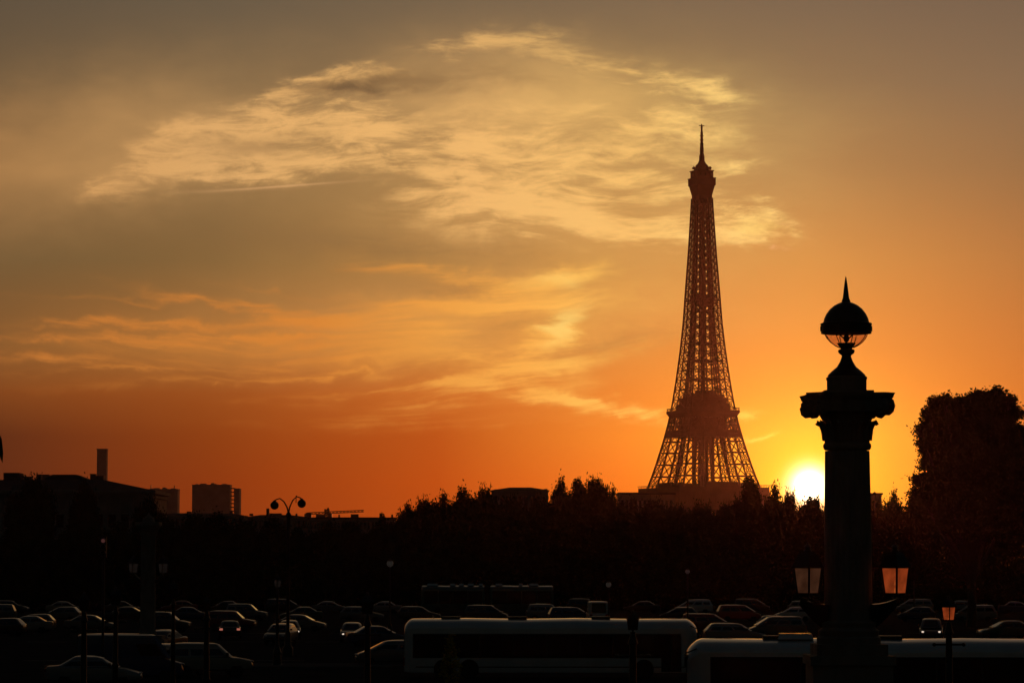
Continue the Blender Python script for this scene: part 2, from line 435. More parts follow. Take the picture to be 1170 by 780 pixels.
class MB:
    """Collects faces and links them as ONE mesh object."""
    def __init__(self): self.v, self.f = [], []

    def add(self, vs, fs):
        o = len(self.v)
        self.v.extend(tuple(p) for p in vs)
        self.f.extend(tuple(o + i for i in q) for q in fs)

    def box(self, c, s, mx=None, taper=1.0):
        hx, hy, hz = s[0] / 2, s[1] / 2, s[2] / 2
        vs = []
        for z, k in ((-hz, 1.0), (hz, taper)):
            for x, y in ((-1, -1), (1, -1), (1, 1), (-1, 1)):
                p = Vector((x * hx * k, y * hy * k, z))
                if mx: p = mx @ p
                vs.append(p + Vector(c))
        self.add(vs, [(0, 3, 2, 1), (4, 5, 6, 7), (0, 1, 5, 4), (1, 2, 6, 5), (2, 3, 7, 6), (3, 0, 4, 7)])

    def beam(self, a, b, w, h=None, caps=False):
        a, b = Vector(a), Vector(b)
        d = b - a
        if d.length < 1e-6: return
        d.normalize()
        u = d.cross(Vector((0, 0, 1)))
        if u.length < 1e-3: u = Vector((1, 0, 0))
        u.normalize()
        v = d.cross(u)
        u = u * (w / 2); v = v * ((h or w) / 2)
        vs = [a - u - v, a + u - v, a + u + v, a - u + v, b - u - v, b + u - v, b + u + v, b - u + v]
        fs = [(0, 1, 5, 4), (1, 2, 6, 5), (2, 3, 7, 6), (3, 0, 4, 7)]
        if caps: fs += [(0, 3, 2, 1), (4, 5, 6, 7)]
        self.add(vs, fs)

    def tube(self, pts, radii, n=8, caps=True):
        pts = [Vector(p) for p in pts]
        if not hasattr(radii, '__len__'): radii = [radii] * len(pts)
        o = len(self.v)
        ref = Vector((0.31, 0.17, 0.93))
        for i, p in enumerate(pts):
            d = (pts[min(i + 1, len(pts) - 1)] - pts[max(i - 1, 0)]).normalized()
            u = d.cross(ref)
            if u.length < 0.05: u = d.cross(Vector((1, 0, 0)))
            u.normalize(); v = d.cross(u)
            for k in range(n):
                t = 2 * PI * k / n
                self.v.append(tuple(p + (u * math.cos(t) + v * math.sin(t)) * radii[i]))
        for i in range(len(pts) - 1):
            for k in range(n):
                a = o + i * n + k; b = o + i * n + (k + 1) % n
                self.f.append((a, b, b + n, a + n))
        if caps:
            self.f.append(tuple(o + k for k in range(n))[::-1])
            self.f.append(tuple(o + (len(pts) - 1) * n + k for k in range(n)))

    def lathe(self, prof, n=32, c=(0, 0, 0), flute=None, rot=0.0):
        """prof: (radius, z) from the bottom up, closed at the ends."""
        o = len(self.v)
        for j, (r, z) in enumerate(prof):
            for k in range(n):
                t = 2 * PI * k / n + rot
                rr = r * (flute(k, j) if flute else 1.0)
                self.v.append((c[0] + rr * math.cos(t), c[1] + rr * math.sin(t), c[2] + z))
        for j in range(len(prof) - 1):
            for k in range(n):
                a = o + j * n + k; b = o + j * n + (k + 1) % n
                self.f.append((a, b, b + n, a + n))
        if prof[0][0] > 1e-4: self.f.append(tuple(o + k for k in range(n))[::-1])
        if prof[-1][0] > 1e-4: self.f.append(tuple(o + (len(prof) - 1) * n + k for k in range(n)))

    def sphere(self, c, r, n=16, m=10, sz=1.0):
        self.lathe([(max(1e-5, r * math.sin(PI * j / m)), -r * sz * math.cos(PI * j / m)) for j in range(m + 1)], n, c)

    def prism(self, poly, a, b, axis='y'):
        """poly of 2-D points swept between a and b along an axis."""
        n = len(poly)
        def P(u, w, t): return {'y': (u, t, w), 'x': (t, u, w), 'z': (u, w, t)}[axis]
        vs = [P(u, w, a) for u, w in poly] + [P(u, w, b) for u, w in poly]
        fs = [tuple(range(n)), tuple(range(2 * n - 1, n - 1, -1))]
        for i in range(n):
            j = (i + 1) % n
            fs.append((i, i + n, j + n, j))
        self.add(vs, fs)

    def build(self, name, m, parent=None, smooth=None, fix=False):
        me = bpy.data.meshes.new(name)
        me.from_pydata(self.v, [], self.f)
        me.materials.append(m)
        if fix:
            b = bmesh.new(); b.from_mesh(me); bmesh.ops.recalc_face_normals(b, faces=b.faces); b.to_mesh(me); b.free()
        if smooth is not None:
            for p in me.polygons: p.use_smooth = True
            me.set_sharp_from_angle(angle=R(smooth))
        o = bpy.data.objects.new(name, me)
        COL.objects.link(o)
        if parent: o.parent = parent
        return o


def tag(o, label=None, cat=None, group=None, kind=None):
    if label: o['label'] = label
    if cat: o['category'] = cat
    if group: o['group'] = group
    if kind: o['kind'] = kind
    return o


def thing(name, label, cat, loc=(0, 0, 0), rz=0.0, group=None):
    o = bpy.data.objects.new(name, None)
    o.empty_display_size = 0.2
    COL.objects.link(o)
    o.location = loc
    o.rotation_euler = (0, 0, rz)
    return tag(o, label, cat, group)


KIDS = {}


def kids(o):
    return [c for c in COL.objects if c.parent == o]


def dup(root, loc, rz=0.0, label=None, scale=None, paint=None, swap=None):
    """Copy a thing with copies of its parts and sub-parts."""
    if root.name not in KIDS:
        KIDS[root.name] = [(c, kids(c)) for c in kids(root)]
    r = root.copy(); COL.objects.link(r)
    r.location = loc; r.rotation_euler = (0, 0, rz)
    if scale is not None: r.scale = scale if hasattr(scale, '__len__') else (scale,) * 3
    if label: r['label'] = label
    for c, gs in KIDS[root.name]:
        d = c.copy(); COL.objects.link(d); d.parent = r
        if swap:
            for k, m in swap.items():
                if c.name.split('.')[0] == k:
                    d.material_slots[0].link = 'OBJECT'; d.material_slots[0].material = m
        for g in gs:
            e = g.copy(); COL.objects.link(e); e.parent = d
    return r


ORD = ['first', 'second', 'third', 'fourth', 'fifth', 'sixth', 'seventh', 'eighth', 'ninth', 'tenth', 'eleventh', 'twelfth', 'thirteenth', 'fourteenth',
       'fifteenth', 'sixteenth', 'seventeenth', 'eighteenth', 'nineteenth', 'twentieth', 'twenty-first', 'twenty-second', 'twenty-third', 'twenty-fourth',
       'twenty-fifth', 'twenty-sixth', 'twenty-seventh', 'twenty-eighth', 'twenty-ninth', 'thirtieth']

# ================================================================== ground
g = MB()
xs = [-9000, -2500, -600, -150, 150, 600, 2500, 9000]
ys = [-400, 0, 60, 130, 200, 300, 450, 700, 1200, 3000, 9000, 26000]
for y in ys:
    for x in xs: g.v.append((x, y, 0.0))
n_ = len(xs)
for j in range(len(ys) - 1):
    for i in range(n_ - 1):
        a = j * n_ + i
        g.f.append((a, a + 1, a + n_ + 1, a + n_))
tag(g.build('ground', M['asphalt']), kind='structure')
# traffic island round the lantern post, lane lines, far pavement
g = MB()
p0 = at(318, 764, 174); p0.z = 0
g.prism([(p0.x - 9 + 4.2 * math.cos(t), 174 + 3.2 * math.sin(t)) for t in [PI / 2 + PI * k / 10 for k in range(11)]] +
        [(p0.x + 3 + 4.2 * math.cos(t), 174 + 3.2 * math.sin(t)) for t in [-PI / 2 + PI * k / 10 for k in range(11)]], 0.004, 0.14, 'z')
tag(g.build('traffic_island', M['pave'], fix=True), kind='structure')
g = MB()
g.box((0, 478, 0.07), (420, 60, 0.14))
tag(g.build('pavement', M['pave']), kind='structure')
g = MB()
for yy in (186, 232, 262):
    for k in range(-9, 10):
        g.add([(k * 7 - 1.5, yy - .08, .004), (k * 7 + 1.5, yy - .08, .004), (k * 7 + 1.5, yy + .08, .004), (k * 7 - 1.5, yy + .08, .004)], [(0, 1, 2, 3)])
tag(g.build('road_markings', M['mark']), kind='structure')

# ================================================================== iron tower
TD = 2203.6
TX = at(804, 650, TD).x
HK = [(0, 62.5), (20, 51), (40, 40.5), (57.6, 32.0), (62, 29.7), (80, 24.9), (98, 20.6), (110, 18.2), (115.7, 17.4), (120, 16.7), (140, 14.2),
      (160, 12.1), (180, 10.4), (200, 9.3), (230, 7.5), (258, 6.1), (276, 5.3)]
WK = [(0, 26), (57.6, 15.8), (62, 14.8), (98, 11.2), (115.7, 9.7), (140, 8.0), (160, 6.9), (180, 6.0), (200, 5.2), (230, 4.2), (258, 3.4), (276, 3.0)]


def terp(K, z):
    for (a, x), (b, y) in zip(K, K[1:]):
        if z <= b: return x + (y - x) * (z - a) / (b - a)
    return K[-1][1]


tower = thing('lattice_tower', 'tall wrought iron lattice tower with three platforms against the sunset sky', 'tower', (TX, TD, 0), R(22))


def face_pt(c, d, t): return Vector(c) + (Vector(d) - Vector(c)) * t


def lattice_leg(mb, sx, sy, zs, chord, brace, mid=True, hor=None):
    def corners(z):
        h, w = terp(HK, z), terp(WK, z)
        i = h - w
        return [Vector((sx * h, sy * h, z)), Vector((sx * i, sy * h, z)), Vector((sx * i, sy * i, z)), Vector((sx * h, sy * i, z))]
    for za, zb in zip(zs, zs[1:]):
        A, B = corners(za), corners(zb)
        for k in range(4):
            q = (k + 1) % 4
            mb.beam(A[k], B[k], chord)
            mb.beam(B[k], B[q], hor or brace * 1.3)
            if mid:
                ma, mb_ = (A[k] + A[q]) / 2, (B[k] + B[q]) / 2
                mb.beam(ma, mb_, brace)
                mb.beam(A[k], mb_, brace); mb.beam(ma, B[k], brace)
                mb.beam(ma, B[q], brace); mb.beam(A[q], mb_, brace)
            else:
                mb.beam(A[k], B[q], brace); mb.beam(A[q], B[k], brace)


for sx, sy in ((1, 1), (-1, 1), (-1, -1), (1, -1)):
    b = MB()
    lattice_leg(b, sx, sy, [0, 9, 18, 27, 36, 44, 52, 57.6], 1.3, 0.62)
    lattice_leg(b, sx, sy, [61, 69.5, 78, 86.5, 94.5, 101.5, 108, 114], 1.2, 0.40, True, 0.95)
    b.box((sx * 53, sy * 53, 1.0), (26, 26, 2.0))
    leg = b.build('leg', M['iron'], tower)

b = MB()                                    # first platform: slab, arcaded frieze, belt girders, arches
b.box((0, 0, 59.4), (70.5, 70.5, 3.6))
for s in (-1, 1):
    b.box((s * 35.0, 0, 53.4), (0.7, 69.3, 8.4)); b.box((0, s * 35.0, 53.4), (69.3, 0.7, 8.4))
    b.box((s * 33.6, 0, 47.0), (0.5, 66.0, 4.2)); b.box((0, s * 33.6, 47.0), (66.0, 0.5, 4.2))
for k in range(-17, 18):
    for s in (-1, 1):
        b.box((k * 2.04, s * 35.6, 53.4), (0.5, 0.5, 8.0)); b.box((s * 35.6, k * 2.04, 53.4), (0.5, 0.5, 8.0))
        b.box((k * 2.04, s * 35.6, 62.0), (0.12, 0.12, 1.6)); b.box((s * 35.6, k * 2.04, 62.0), (0.12, 0.12, 1.6))
for s in (-1, 1):
    b.box((0, s * 35.6, 62.7), (71.4, 0.2, 0.25)); b.box((s * 35.6, 0, 62.7), (0.2, 71.4, 0.25))
b.box((0, 26, 63.2), (26, 9, 4.0)); b.box((0, -26, 63.2), (26, 9, 4.0)); b.box((26, 0, 63.0), (9, 22, 3.6)); b.box((-26, 0, 63.0), (9, 22, 3.6))
for s in (-1, 1):
    for ax in (0, 1):
        prev_p = None
        for k in range(25):
            t = PI * k / 24
            u, z = 37.5 * math.cos(t), 6 + 38.5 * math.sin(t)
            off = s * (terp(HK, z) - 0.5)
            p = Vector((u, off, z)) if ax == 0 else Vector((off, u, z))
            p2 = Vector((u * .93, off, z - 2.6)) if ax == 0 else Vector((off, u * .93, z - 2.6))
            if prev_p:
                b.beam(prev_p[0], p, 0.9); b.beam(prev_p[1], p2, 0.9); b.beam(prev_p[0], p2, 0.45); b.beam(prev_p[1], p, 0.45)
            prev_p = (p, p2)
b.build('first_platform', M['iron'], tower)

b = MB()                                    # second platform
def frustum(mb, z0, h0, z1, h1):
    mb.add([(-h0, -h0, z0), (h0, -h0, z0), (h0, h0, z0), (-h0, h0, z0), (-h1, -h1, z1), (h1, -h1, z1), (h1, h1, z1), (-h1, h1, z1)],
           [(0, 3, 2, 1), (4, 5, 6, 7), (0, 1, 5, 4), (1, 2, 6, 5), (2, 3, 7, 6), (3, 0, 4, 7)])
frustum(b, 111.6, 17.9, 114.7, 19.6)
b.box((0, 0, 115.6), (39.6, 39.6, 1.9))
for k in range(-9, 10):
    for s in (-1, 1):
        b.box((k * 2.1, s * 19.6, 117.4), (0.25, 0.25, 1.8)); b.box((s * 19.6, k * 2.1, 117.4), (0.25, 0.25, 1.8))
for s in (-1, 1):
    b.box((0, s * 19.6, 118.3), (39.4, 0.3, 0.3)); b.box((s * 19.6, 0, 118.3), (0.3, 39.4, 0.3))
b.box((0, 0, 119.0), (29, 29, 5.0)); b.box((0, 0, 123.6), (27, 23, 4.2)); b.box((-1, 0, 127.0), (21, 19, 3.0)); b.box((2, 1, 129.6), (10, 12, 2.6))
for x, y, h in ((-9, -9, 3), (9, 6, 2.5), (-5, 8, 4), (6, -8, 3.2), (11, -10, 2.2), (-11, 3, 2.5), (1, -9, 4.6)): b.box((x, y, 126 + h / 2), (1.6, 1.6, h))
for s in (-1, 1):                           # belt girder below the platform, with lattice above it
    for ax in (0, 1):
        def P(u, z, s=s, ax=ax):
            h = terp(HK, z)
            return Vector((u * h, s * h, z)) if ax == 0 else Vector((s * h, u * h, z))
        for z in (98.0, 99.4, 100.8, 102.2): b.beam(P(-1, z), P(1, z), 1.5, 0.9)
        b.beam(P(-1, 106), P(1, 106), 0.5)
        for k in range(24):
            u0, u1 = -1 + k / 12.0, -1 + (k + 1) / 12.0
            b.beam(P(u0, 97.8), P(u1, 102.4), 0.7); b.beam(P(u1, 97.8), P(u0, 102.4), 0.7)
        for k in range(8):
            u0, u1 = -1 + k / 4.0, -1 + (k + 1) / 4.0
            b.beam(P(u0, 102.4), P(u1, 111.6), 0.42); b.beam(P(u1, 102.4), P(u0, 111.6), 0.42); b.beam(P(u0, 102.4), P(u0, 111.6), 0.6)
b.box((0, 0, 106.5), (16, 16, 10.0))
for x in (-5, 5):
    for y in (-5, 5): b.box((x, y, 84), (2.2, 2.2, 40))
b.build('second_platform', M['iron'], tower)

b = MB()                                    # shaft above the second platform
zs = [117]
while zs[-1] < 268:
    zs.append(zs[-1] + 2.6 + 0.52 * terp(WK, zs[-1]))
zs[-1] = 270
for sx, sy in ((1, 1), (-1, 1), (-1, -1), (1, -1)):
    lattice_leg(b, sx, sy, zs, 0.95, 0.40, False, 0.5)
for za, zb in zip(zs, zs[1:]):              # bracing that ties the four legs together
    for s in (-1, 1):
        for ax in (0, 1):
            def Q(u, z, s=s, ax=ax):
                h = terp(HK, z); i = max(0.2, h - terp(WK, z))
                return Vector((u * i, s * h, z)) if ax == 0 else Vector((s * h, u * i, z))
            b.beam(Q(-1, zb), Q(1, zb), 0.6)
            if za > 150 or True:
                b.beam(Q(-1, za), Q(1, zb), 0.36); b.beam(Q(1, za), Q(-1, zb), 0.36)
b.box((0, 0, 190), (2.4, 2.4, 146))
for x, y in ((-3.2, 0), (3.2, 0), (0, 3.2), (0, -3.2)):
    b.beam((x, y, 117), (x * .55, y * .55, 270), 0.7)
for z in zs[1:-1:2]: b.box((0, 0, z), (terp(HK, z) * 1.0, terp(HK, z) * 1.0, 0.5))
b.box((0, 0, 196), (2 * 9.3, 2 * 9.3, 1.2)); b.box((0, 0, 198), (13.5, 13.5, 4.0)); b.box((0, 0, 193.6), (12, 12, 3.2))
b.build('upper_shaft', M['iron'], tower)

b = MB()                                    # top cabin
frustum(b, 266, 5.3, 272, 5.5); frustum(b, 272, 5.5, 279, 7.0)
b.box((0, 0, 281.6), (15.0, 15.0, 5.0)); b.box((0, 0, 284.4), (15.6, 15.6, 0.5)); b.box((0, 0, 287.0), (12.4, 12.4, 5.0)); b.box((0, 0, 289.8), (13.4, 13.4, 0.6))
for k in range(12):
    t = 2 * PI * k / 12
    for r_, z_, h_ in ((7.4, 285.5, 3.2), (6.4, 290.5, 3.0)):
        b.box((r_ * math.cos(t), r_ * math.sin(t), z_ + h_ / 2), (0.5, 0.5, h_ * (0.6 + 0.5 * ((k * 7) % 5) / 4)))
        b.box((r_ * math.cos(t), r_ * math.sin(t), z_ + h_ * .5), (1.1, 1.1, 0.9))
b.lathe([(5.4, 289.5), (5.2, 292), (4.4, 294), (3.0, 295.4), (2.2, 297), (1.7, 299)], 16)
b.build('top_cabin', M['iron'], tower, 40)
b = MB()
b.lathe([(2.1, 297.5), (1.9, 301), (1.3, 303), (1.5, 304), (1.2, 309), (1.35, 309.6), (1.0, 310.5), (0.95, 318), (0.7, 318.6), (0.7, 322.6), (0.25, 324.2)], 10)
for z in (301, 304, 306.5, 309.5, 312.5, 315.5): b.box((0, 0, z), (3.0, 0.5, 0.5)); b.box((0, 0, z + .8), (0.5, 3.0, 0.5))
b.box((0, 0, 322.9), (4.2, 0.45, 0.5)); b.box((0, 0, 321.6), (0.45, 3.2, 0.4))
b.build('antenna', M['iron'], tower)

# ================================================================== far buildings
def px2x(px, D): return (px - 585.0) / F * D
def py2z(py, D): return at(585, py, D).z


def window_grid(mb, x0, x1, z0, z1, y, nx, nz, fx=0.5, fz=0.55, d=0.06):
    for i in range(nx):
        for k in range(nz):
            cx = x0 + (x1 - x0) * (i + .5) / nx; cz = z0 + (z1 - z0) * (k + .5) / nz
            mb.box((cx, y, cz), ((x1 - x0) / nx * fx, d, (z1 - z0) / nz * fz))


# tall chimney behind the palace
D = 3000.0
x0, x1, z1 = px2x(111.5, D), px2x(122.5, D), py2z(514, D)
t = thing('chimney_tower', 'tall square heating chimney rising behind the long dark palace roof', 'chimney', ((x0 + x1) / 2, D, 0))
b = MB(); b.box((0, 0, z1 / 2), (x1 - x0, x1 - x0, z1)); b.build('shaft', M['concrete'], t)
b = MB(); b.box((0, 0, z1 + 0.6), (x1 - x0 + .8, x1 - x0 + .8, 1.2)); b.build('cap', M['concrete'], t)

# two apartment towers
def tower_block(x0, x1, ytop, D, label, stair=None, slabx=None, masts=()):
    cx = (px2x(x0, D) + px2x(x1, D)) / 2
    z = py2z(ytop, D)
    t = thing('apartment_tower', label, 'tower block', (cx, D, 0), 0, 'distant apartment towers')
    X0, X1 = px2x(x0, D) - cx, px2x(slabx or x1, D) - cx
    b = MB(); b.box(((X0 + X1) / 2, 0, z / 2), (X1 - X0, 16, z)); b.build('wall', M['concrete'], t)
    m = int(z / 3.0)
    b = MB(); b.box(((X0 + X1) / 2, 0, z + .5), (X1 - X0 + .5, 16.5, 1.0))
    for f_, w_, h_ in ((.10, 2.0, .6), (.27, 5.0, .9), (.52, 2.4, 1.4), (.60, 1.2, .7), (.83, 4.0, .7)): b.box((X0 + (X1 - X0) * f_, 0, z + 1 + h_ / 2), (w_, 5, h_))
    b.build('roof', M['concrete'], t)
    if stair:
        S0, S1 = px2x(stair[0], D) - cx, px2x(stair[1], D) - cx
        b = MB(); b.box(((S0 + S1) / 2, 0, (z - 2) / 2), (S1 - S0, 14, z - 2)); b.build('stair_tower', M['concrete'], t)
        for k in range(m):
            b = MB(); b.box(((X1 + S0) / 2, 0, 3 * k + 1.2), (S0 - X1, 3.5, 0.9)); b.build('landing', M['concrete'], t)
    for mx_, h in masts:
        b = MB(); b.beam((px2x(mx_, D) - cx, 0, z), (px2x(mx_, D) - cx, 0, z + h), 0.7, caps=True); b.build('mast', M['cast'], t)


tower_block(170, 204.5, 560, 2500.0, 'grey apartment tower with two thin roof masts beside the palace roof', masts=((173, 4.5), (199.5, 4.0)))
tower_block(221, 275, 555, 2450.0, 'wider grey apartment tower with a bright gap by its stair tower', (268.5, 275), 264.0)

# dark palace on the left edge: cornice block, hipped roof, raised hump, roof chimneys
D = 620.0
px_l, px_r = -70, 178
X0, X1 = px2x(px_l, D), px2x(px_r, D)
zc = py2z(563.5, D); zr = py2z(546.5, D)
pal = thing('palace', 'long dark palace with low hipped roof and roof chimneys at the left edge', 'building', ((X0 + X1) / 2, D, 0))
hw = (X1 - X0) / 2
b = MB(); b.box((0, 14, zc / 2), (2 * hw - 1.6, 27, zc)); b.build('wall', M['facade'], pal)
b = MB(); b.box((0, 14, zc + .35), (2 * hw, 28.6, 0.7)); b.box((0, 14, zc - .55), (2 * hw - .8, 27.8, 0.5)); b.build('cornice', M['facade'], pal)
b = MB()
zb = zc + 0.7
e = hw - .6
xr0, xr1 = -e + 9, px2x(112, D) - (X0 + X1) / 2
b.add([(-e, .5, zb), (e, .5, zb), (e, 27.5, zb), (-e, 27.5, zb), (xr0, 9, zr), (xr1, 9, zr), (xr1, 19, zr), (xr0, 19, zr)],
      [(0, 1, 5, 4), (1, 2, 6, 5), (2, 3, 7, 6), (3, 0, 4, 7), (4, 5, 6, 7), (0, 3, 2, 1)])
roof = b.build('roof', M['slate'], pal)
xh0, xh1 = px2x(42, D) - (X0 + X1) / 2, px2x(92, D) - (X0 + X1) / 2
b = MB()
b.prism([(xh0, zr - .3), (xh1, zr - .3), (xh1, zr + .2), (xh0 + (xh1 - xh0) * .72, zr + 1.15), (xh0 + (xh1 - xh0) * .18, zr + 1.15), (xh0, zr + .35)], 11, 18)
b.build('attic', M['slate'], pal, fix=True)
b = MB(); b.box((px2x(3, D) - (X0 + X1) / 2, 14, (zr + py2z(538.5, D)) / 2), (3.2, 6, py2z(538.5, D) - zr + .2)); b.build('pavilion', M['slate'], pal)
for a, w, tp in ((12, .9, 541), (33, 1.0, 540), (41, 1.4, 540.2), (96, 1.1, 539.5), (104, 1.6, 541.5), (20, 1.6, 542.5), (134, .8, 553)):
    b = MB(); z = py2z(tp, D); zz = zr if a < 112 else zr - 2.2
    b.box((px2x(a, D) - (X0 + X1) / 2, 14, (zz - .3 + z) / 2), (w, 1.4, z - zz + .3)); b.box((px2x(a, D) - (X0 + X1) / 2, 14, z + .06), (w + .2, 1.6, .12))
    b.build('chimney', M['brick'], roof)
for i in range(15):
    for k in range(3):
        cx = -hw + 2.2 + (2 * hw - 4.4) * (i + .5) / 15; cz = 3.2 + k * (zc - 3.5) / 3
        b = MB(); b.box((cx, .42, cz + .4), (1.5, .08, 2.6)); w_ = b.build('window', M['pane'], pal)
for i in range(16):
    b = MB(); b.box((-hw + 2.2 + (2 * hw - 4.4) * i / 15, .25, zc / 2 - .4), (.7, .5, zc - .9)); b.build('pilaster', M['facade'], pal)


def hip_house(name, label, pxa, pxb, y_eave, y_ridge, D, ridge=None, depth=18, chims=(), windows=(8, 3), cat='building', group=None, wallm='facade'):
    X0, X1 = px2x(pxa, D), px2x(pxb, D)
    cx = (X0 + X1) / 2; hw = (X1 - X0) / 2
    ze, zr = py2z(y_eave, D), py2z(y_ridge, D)
    t = thing(name, label, cat, (cx, D, 0), 0, group)
    b = MB(); b.box((0, depth / 2, ze / 2), (2 * hw - .6, depth - .6, ze)); b.build('wall', M[wallm], t)
    b = MB()
    if ridge:
        r0, r1 = px2x(ridge[0], D) - cx, px2x(ridge[1], D) - cx
        b.add([(-hw, 0, ze), (hw, 0, ze), (hw, depth, ze), (-hw, depth, ze), (r0, depth * .4, zr), (r1, depth * .4, zr), (r1, depth * .6, zr), (r0, depth * .6, zr)],
              [(0, 1, 5, 4), (1, 2, 6, 5), (2, 3, 7, 6), (3, 0, 4, 7), (4, 5, 6, 7), (0, 3, 2, 1)])
    else:
        b.box((0, depth / 2, (ze + zr) / 2), (2 * hw, depth, zr - ze))
    rf = b.build('roof', M['slate'], t)
    for px, w, y in chims:
        b = MB(); z = py2z(y, D)
        b.box((px2x(px, D) - cx, depth / 2, (ze + z) / 2), (px2x(585 + w, D), 1.6, z - ze)); b.build('chimney', M['brick'], rf)
    nx, nz = windows
    for i in range(nx):
        for k in range(nz):
            b = MB(); b.box((-hw + .6 + (2 * hw - 1.2) * (i + .5) / nx, .27, ze * (k + .5) / nz), (min(1.4, (2 * hw) / nx * .5), .08, ze / nz * .55)); b.build('window', M['pane'], t)
    return t


hip_house('mansion', 'dark mansion with a flat topped hipped roof between the tree groups', 560, 628, 559.8, 555.5, 640, (583, 607), 18, ((566, 3, 557.5), (624, 4, 557)), (9, 4))
hip_house('flat_roofed_building', 'long flat roofed building beside the foot of the iron tower', 706, 772, 565, 562.2, 800, None, 16, (), (12, 4))
hip_house('narrow_building', 'narrow dark building just beside the stone column shaft', 985, 1008.5, 565, 562.8, 700, None, 14, ((1003, 2, 561),), (3, 4))
hip_house('apartment_house', 'long low apartment house beneath the tower crane', 352, 452, 592.5, 590.6, 900, None, 16, ((404, 9, 586.6), (365, 11, 587.0), (386, 1.5, 587), (434, 3, 585.5), (447, 2, 587)), (22, 5))
hip_house('apartment_house', 'low apartment house behind the twin globed street lamp', 276, 358, 591, 587.5, 915, (296, 330), 16, ((304, 3, 580), (313, 14, 585.6), (337, 2, 586), (347, 1.6, 586.2)), (14, 5))
hip_house('apartment_house', 'low apartment house at the foot of the apartment towers', 176, 280, 588.5, 585.5, 900, (196, 262), 16, ((214, 4, 583.5), (285, 4, 586), (262, 3, 583.0)), (18, 5))

# flat pavilion with a pale roof edge
D = 445.0
z = py2z(620.5, D)
t = thing('pavilion', 'low pavilion with a pale flat roof edge behind the twin globed street lamp', 'pavilion', (px2x(330, D), D, 0))
b = MB(); b.box((0, 2.5, z / 2 - .2), (5.6, 4.6, z - .4)); b.build('wall', M['slate'], t)
b = MB(); b.box((0, 2.2, z + .02), (6.5, 6.0, .26)); b.build('roof', PAINT['white'], t)

# tower crane
D = 1500.0
z = py2z(586, D)
t = thing('tower_crane', 'thin tower crane with a long jib over the distant roofs', 'crane', (px2x(374, D), D, 0))
def truss(mb, a, b_, w, n, th):
    a, b_ = Vector(a), Vector(b_)
    off = [Vector((0, -w / 2, -w / 2)), Vector((0, w / 2, -w / 2)), Vector((0, 0, w / 2))] if abs((b_ - a).z) < abs((b_ - a).x) else [Vector((-w / 2, -w / 2, 0)), Vector((w / 2, -w / 2, 0)), Vector((0, w / 2, 0))]
    for o_ in off: mb.beam(a + o_, b_ + o_, th, caps=True)
    for k in range(n):
        for i in range(3):
            mb.beam(a.lerp(b_, k / n) + off[i], a.lerp(b_, (k + 1) / n) + off[(i + 1) % 3], th * .7)
b = MB(); truss(b, (0, 0, 0), (0, 0, z + 2), 2.0, 30, .55); b.build('mast', M['cast'], t)
b = MB(); truss(b, (-10, 0, z - .2), (px2x(416, D) - px2x(374, D), 0, py2z(583.4, D)), .9, 16, .3); b.box((-9, 0, z - 1), (3, 1.6, 2.2)); b.build('jib', M['cast'], t)
b = MB(); b.beam((0, 0, z + 1), (0.6, 0, py2z(579.5, D)), .6, caps=True); b.box((1.5, 0, z - 1.3), (2.0, 2.0, 2.4)); b.build('cab', M['cast'], t)

# ================================================================== trees
def foliage(mb, lobes, clumps, per, spread, leaf, rng, hollow=0.45):
    """Leaf-sized quads in clumps spread through the volume of several lobes."""
    wts = [(l[3] * l[4] * l[5]) ** .62 for l in lobes]
    for _ in range(clumps):
        l = rng.choices(lobes, wts)[0]
        while True:
            d = Vector((rng.uniform(-1, 1), rng.uniform(-1, 1), rng.uniform(-1, 1)))
            if hollow < d.length < 1.0 or (d.length < hollow and rng.random() < .35): break
        c = Vector((l[0] + d.x * l[3], l[1] + d.y * l[4], l[2] + d.z * l[5]))
        r = spread * rng.uniform(.6, 1.4)
        for _ in range(per):
            q = Vector((rng.gauss(0, .5), rng.gauss(0, .5), rng.gauss(0, .42))) * r + c
            u = Vector((rng.uniform(-1, 1), rng.uniform(-1, 1), rng.uniform(-1, 1))).normalized()
            w = u.orthogonal().normalized()
            w = (Matrix.Rotation(rng.uniform(0, 6.28), 3, u) @ w)
            s = leaf * rng.uniform(.6, 1.3)
            mb.add([q - u * s * .5, q + w * s * .28, q + u * s * .55, q - w * s * .28], [(0, 1, 2, 3)])


def trunk_mesh(mb, lobes, r0, rng, h_fork):
    mb.tube([(0, 0, -.1), (rng.uniform(-.1, .1), 0, h_fork * .5), (0, 0, h_fork)], [r0 * 1.25, r0, r0 * .85], 9)
    for l in lobes:
        e = Vector((l[0], l[1], l[2] + l[5] * .35))
        m_ = Vector((l[0] * .45, l[1] * .45, h_fork + (l[2] - h_fork) * .45))
        mb.tube([(0, 0, h_fork * .9), m_, e], [r0 * .55, r0 * .38, r0 * .08], 6)
        for _ in range(5):
            q = e.lerp(m_, rng.uniform(.1, .7))
            p = Vector((l[0] + rng.uniform(-.8, .8) * l[3], l[1] + rng.uniform(-.8, .8) * l[4], l[2] + rng.uniform(-.5, .95) * l[5]))
            mb.tube([q, q.lerp(p, .5) + Vector((0, 0, .2)), p], [r0 * .16, r0 * .1, r0 * .03], 5)


def tree_proto(name, seed, lobes, leafm, clumps, per=20, spread=.75, leaf=.36, r0=.26, h_fork=3.5, hollow=.45):
    rng = random.Random(seed)
    t = thing(name, 'tree', 'tree', (0, 0, 0), 0, 'trees along the far side of the square')
    b = MB(); trunk_mesh(b, lobes, r0, rng, h_fork); b.build('trunk', M['bark'], t)
    b = MB(); foliage(b, lobes, clumps, per, spread, leaf, rng, hollow); b.build('crown', M[leafm], t)
    return t


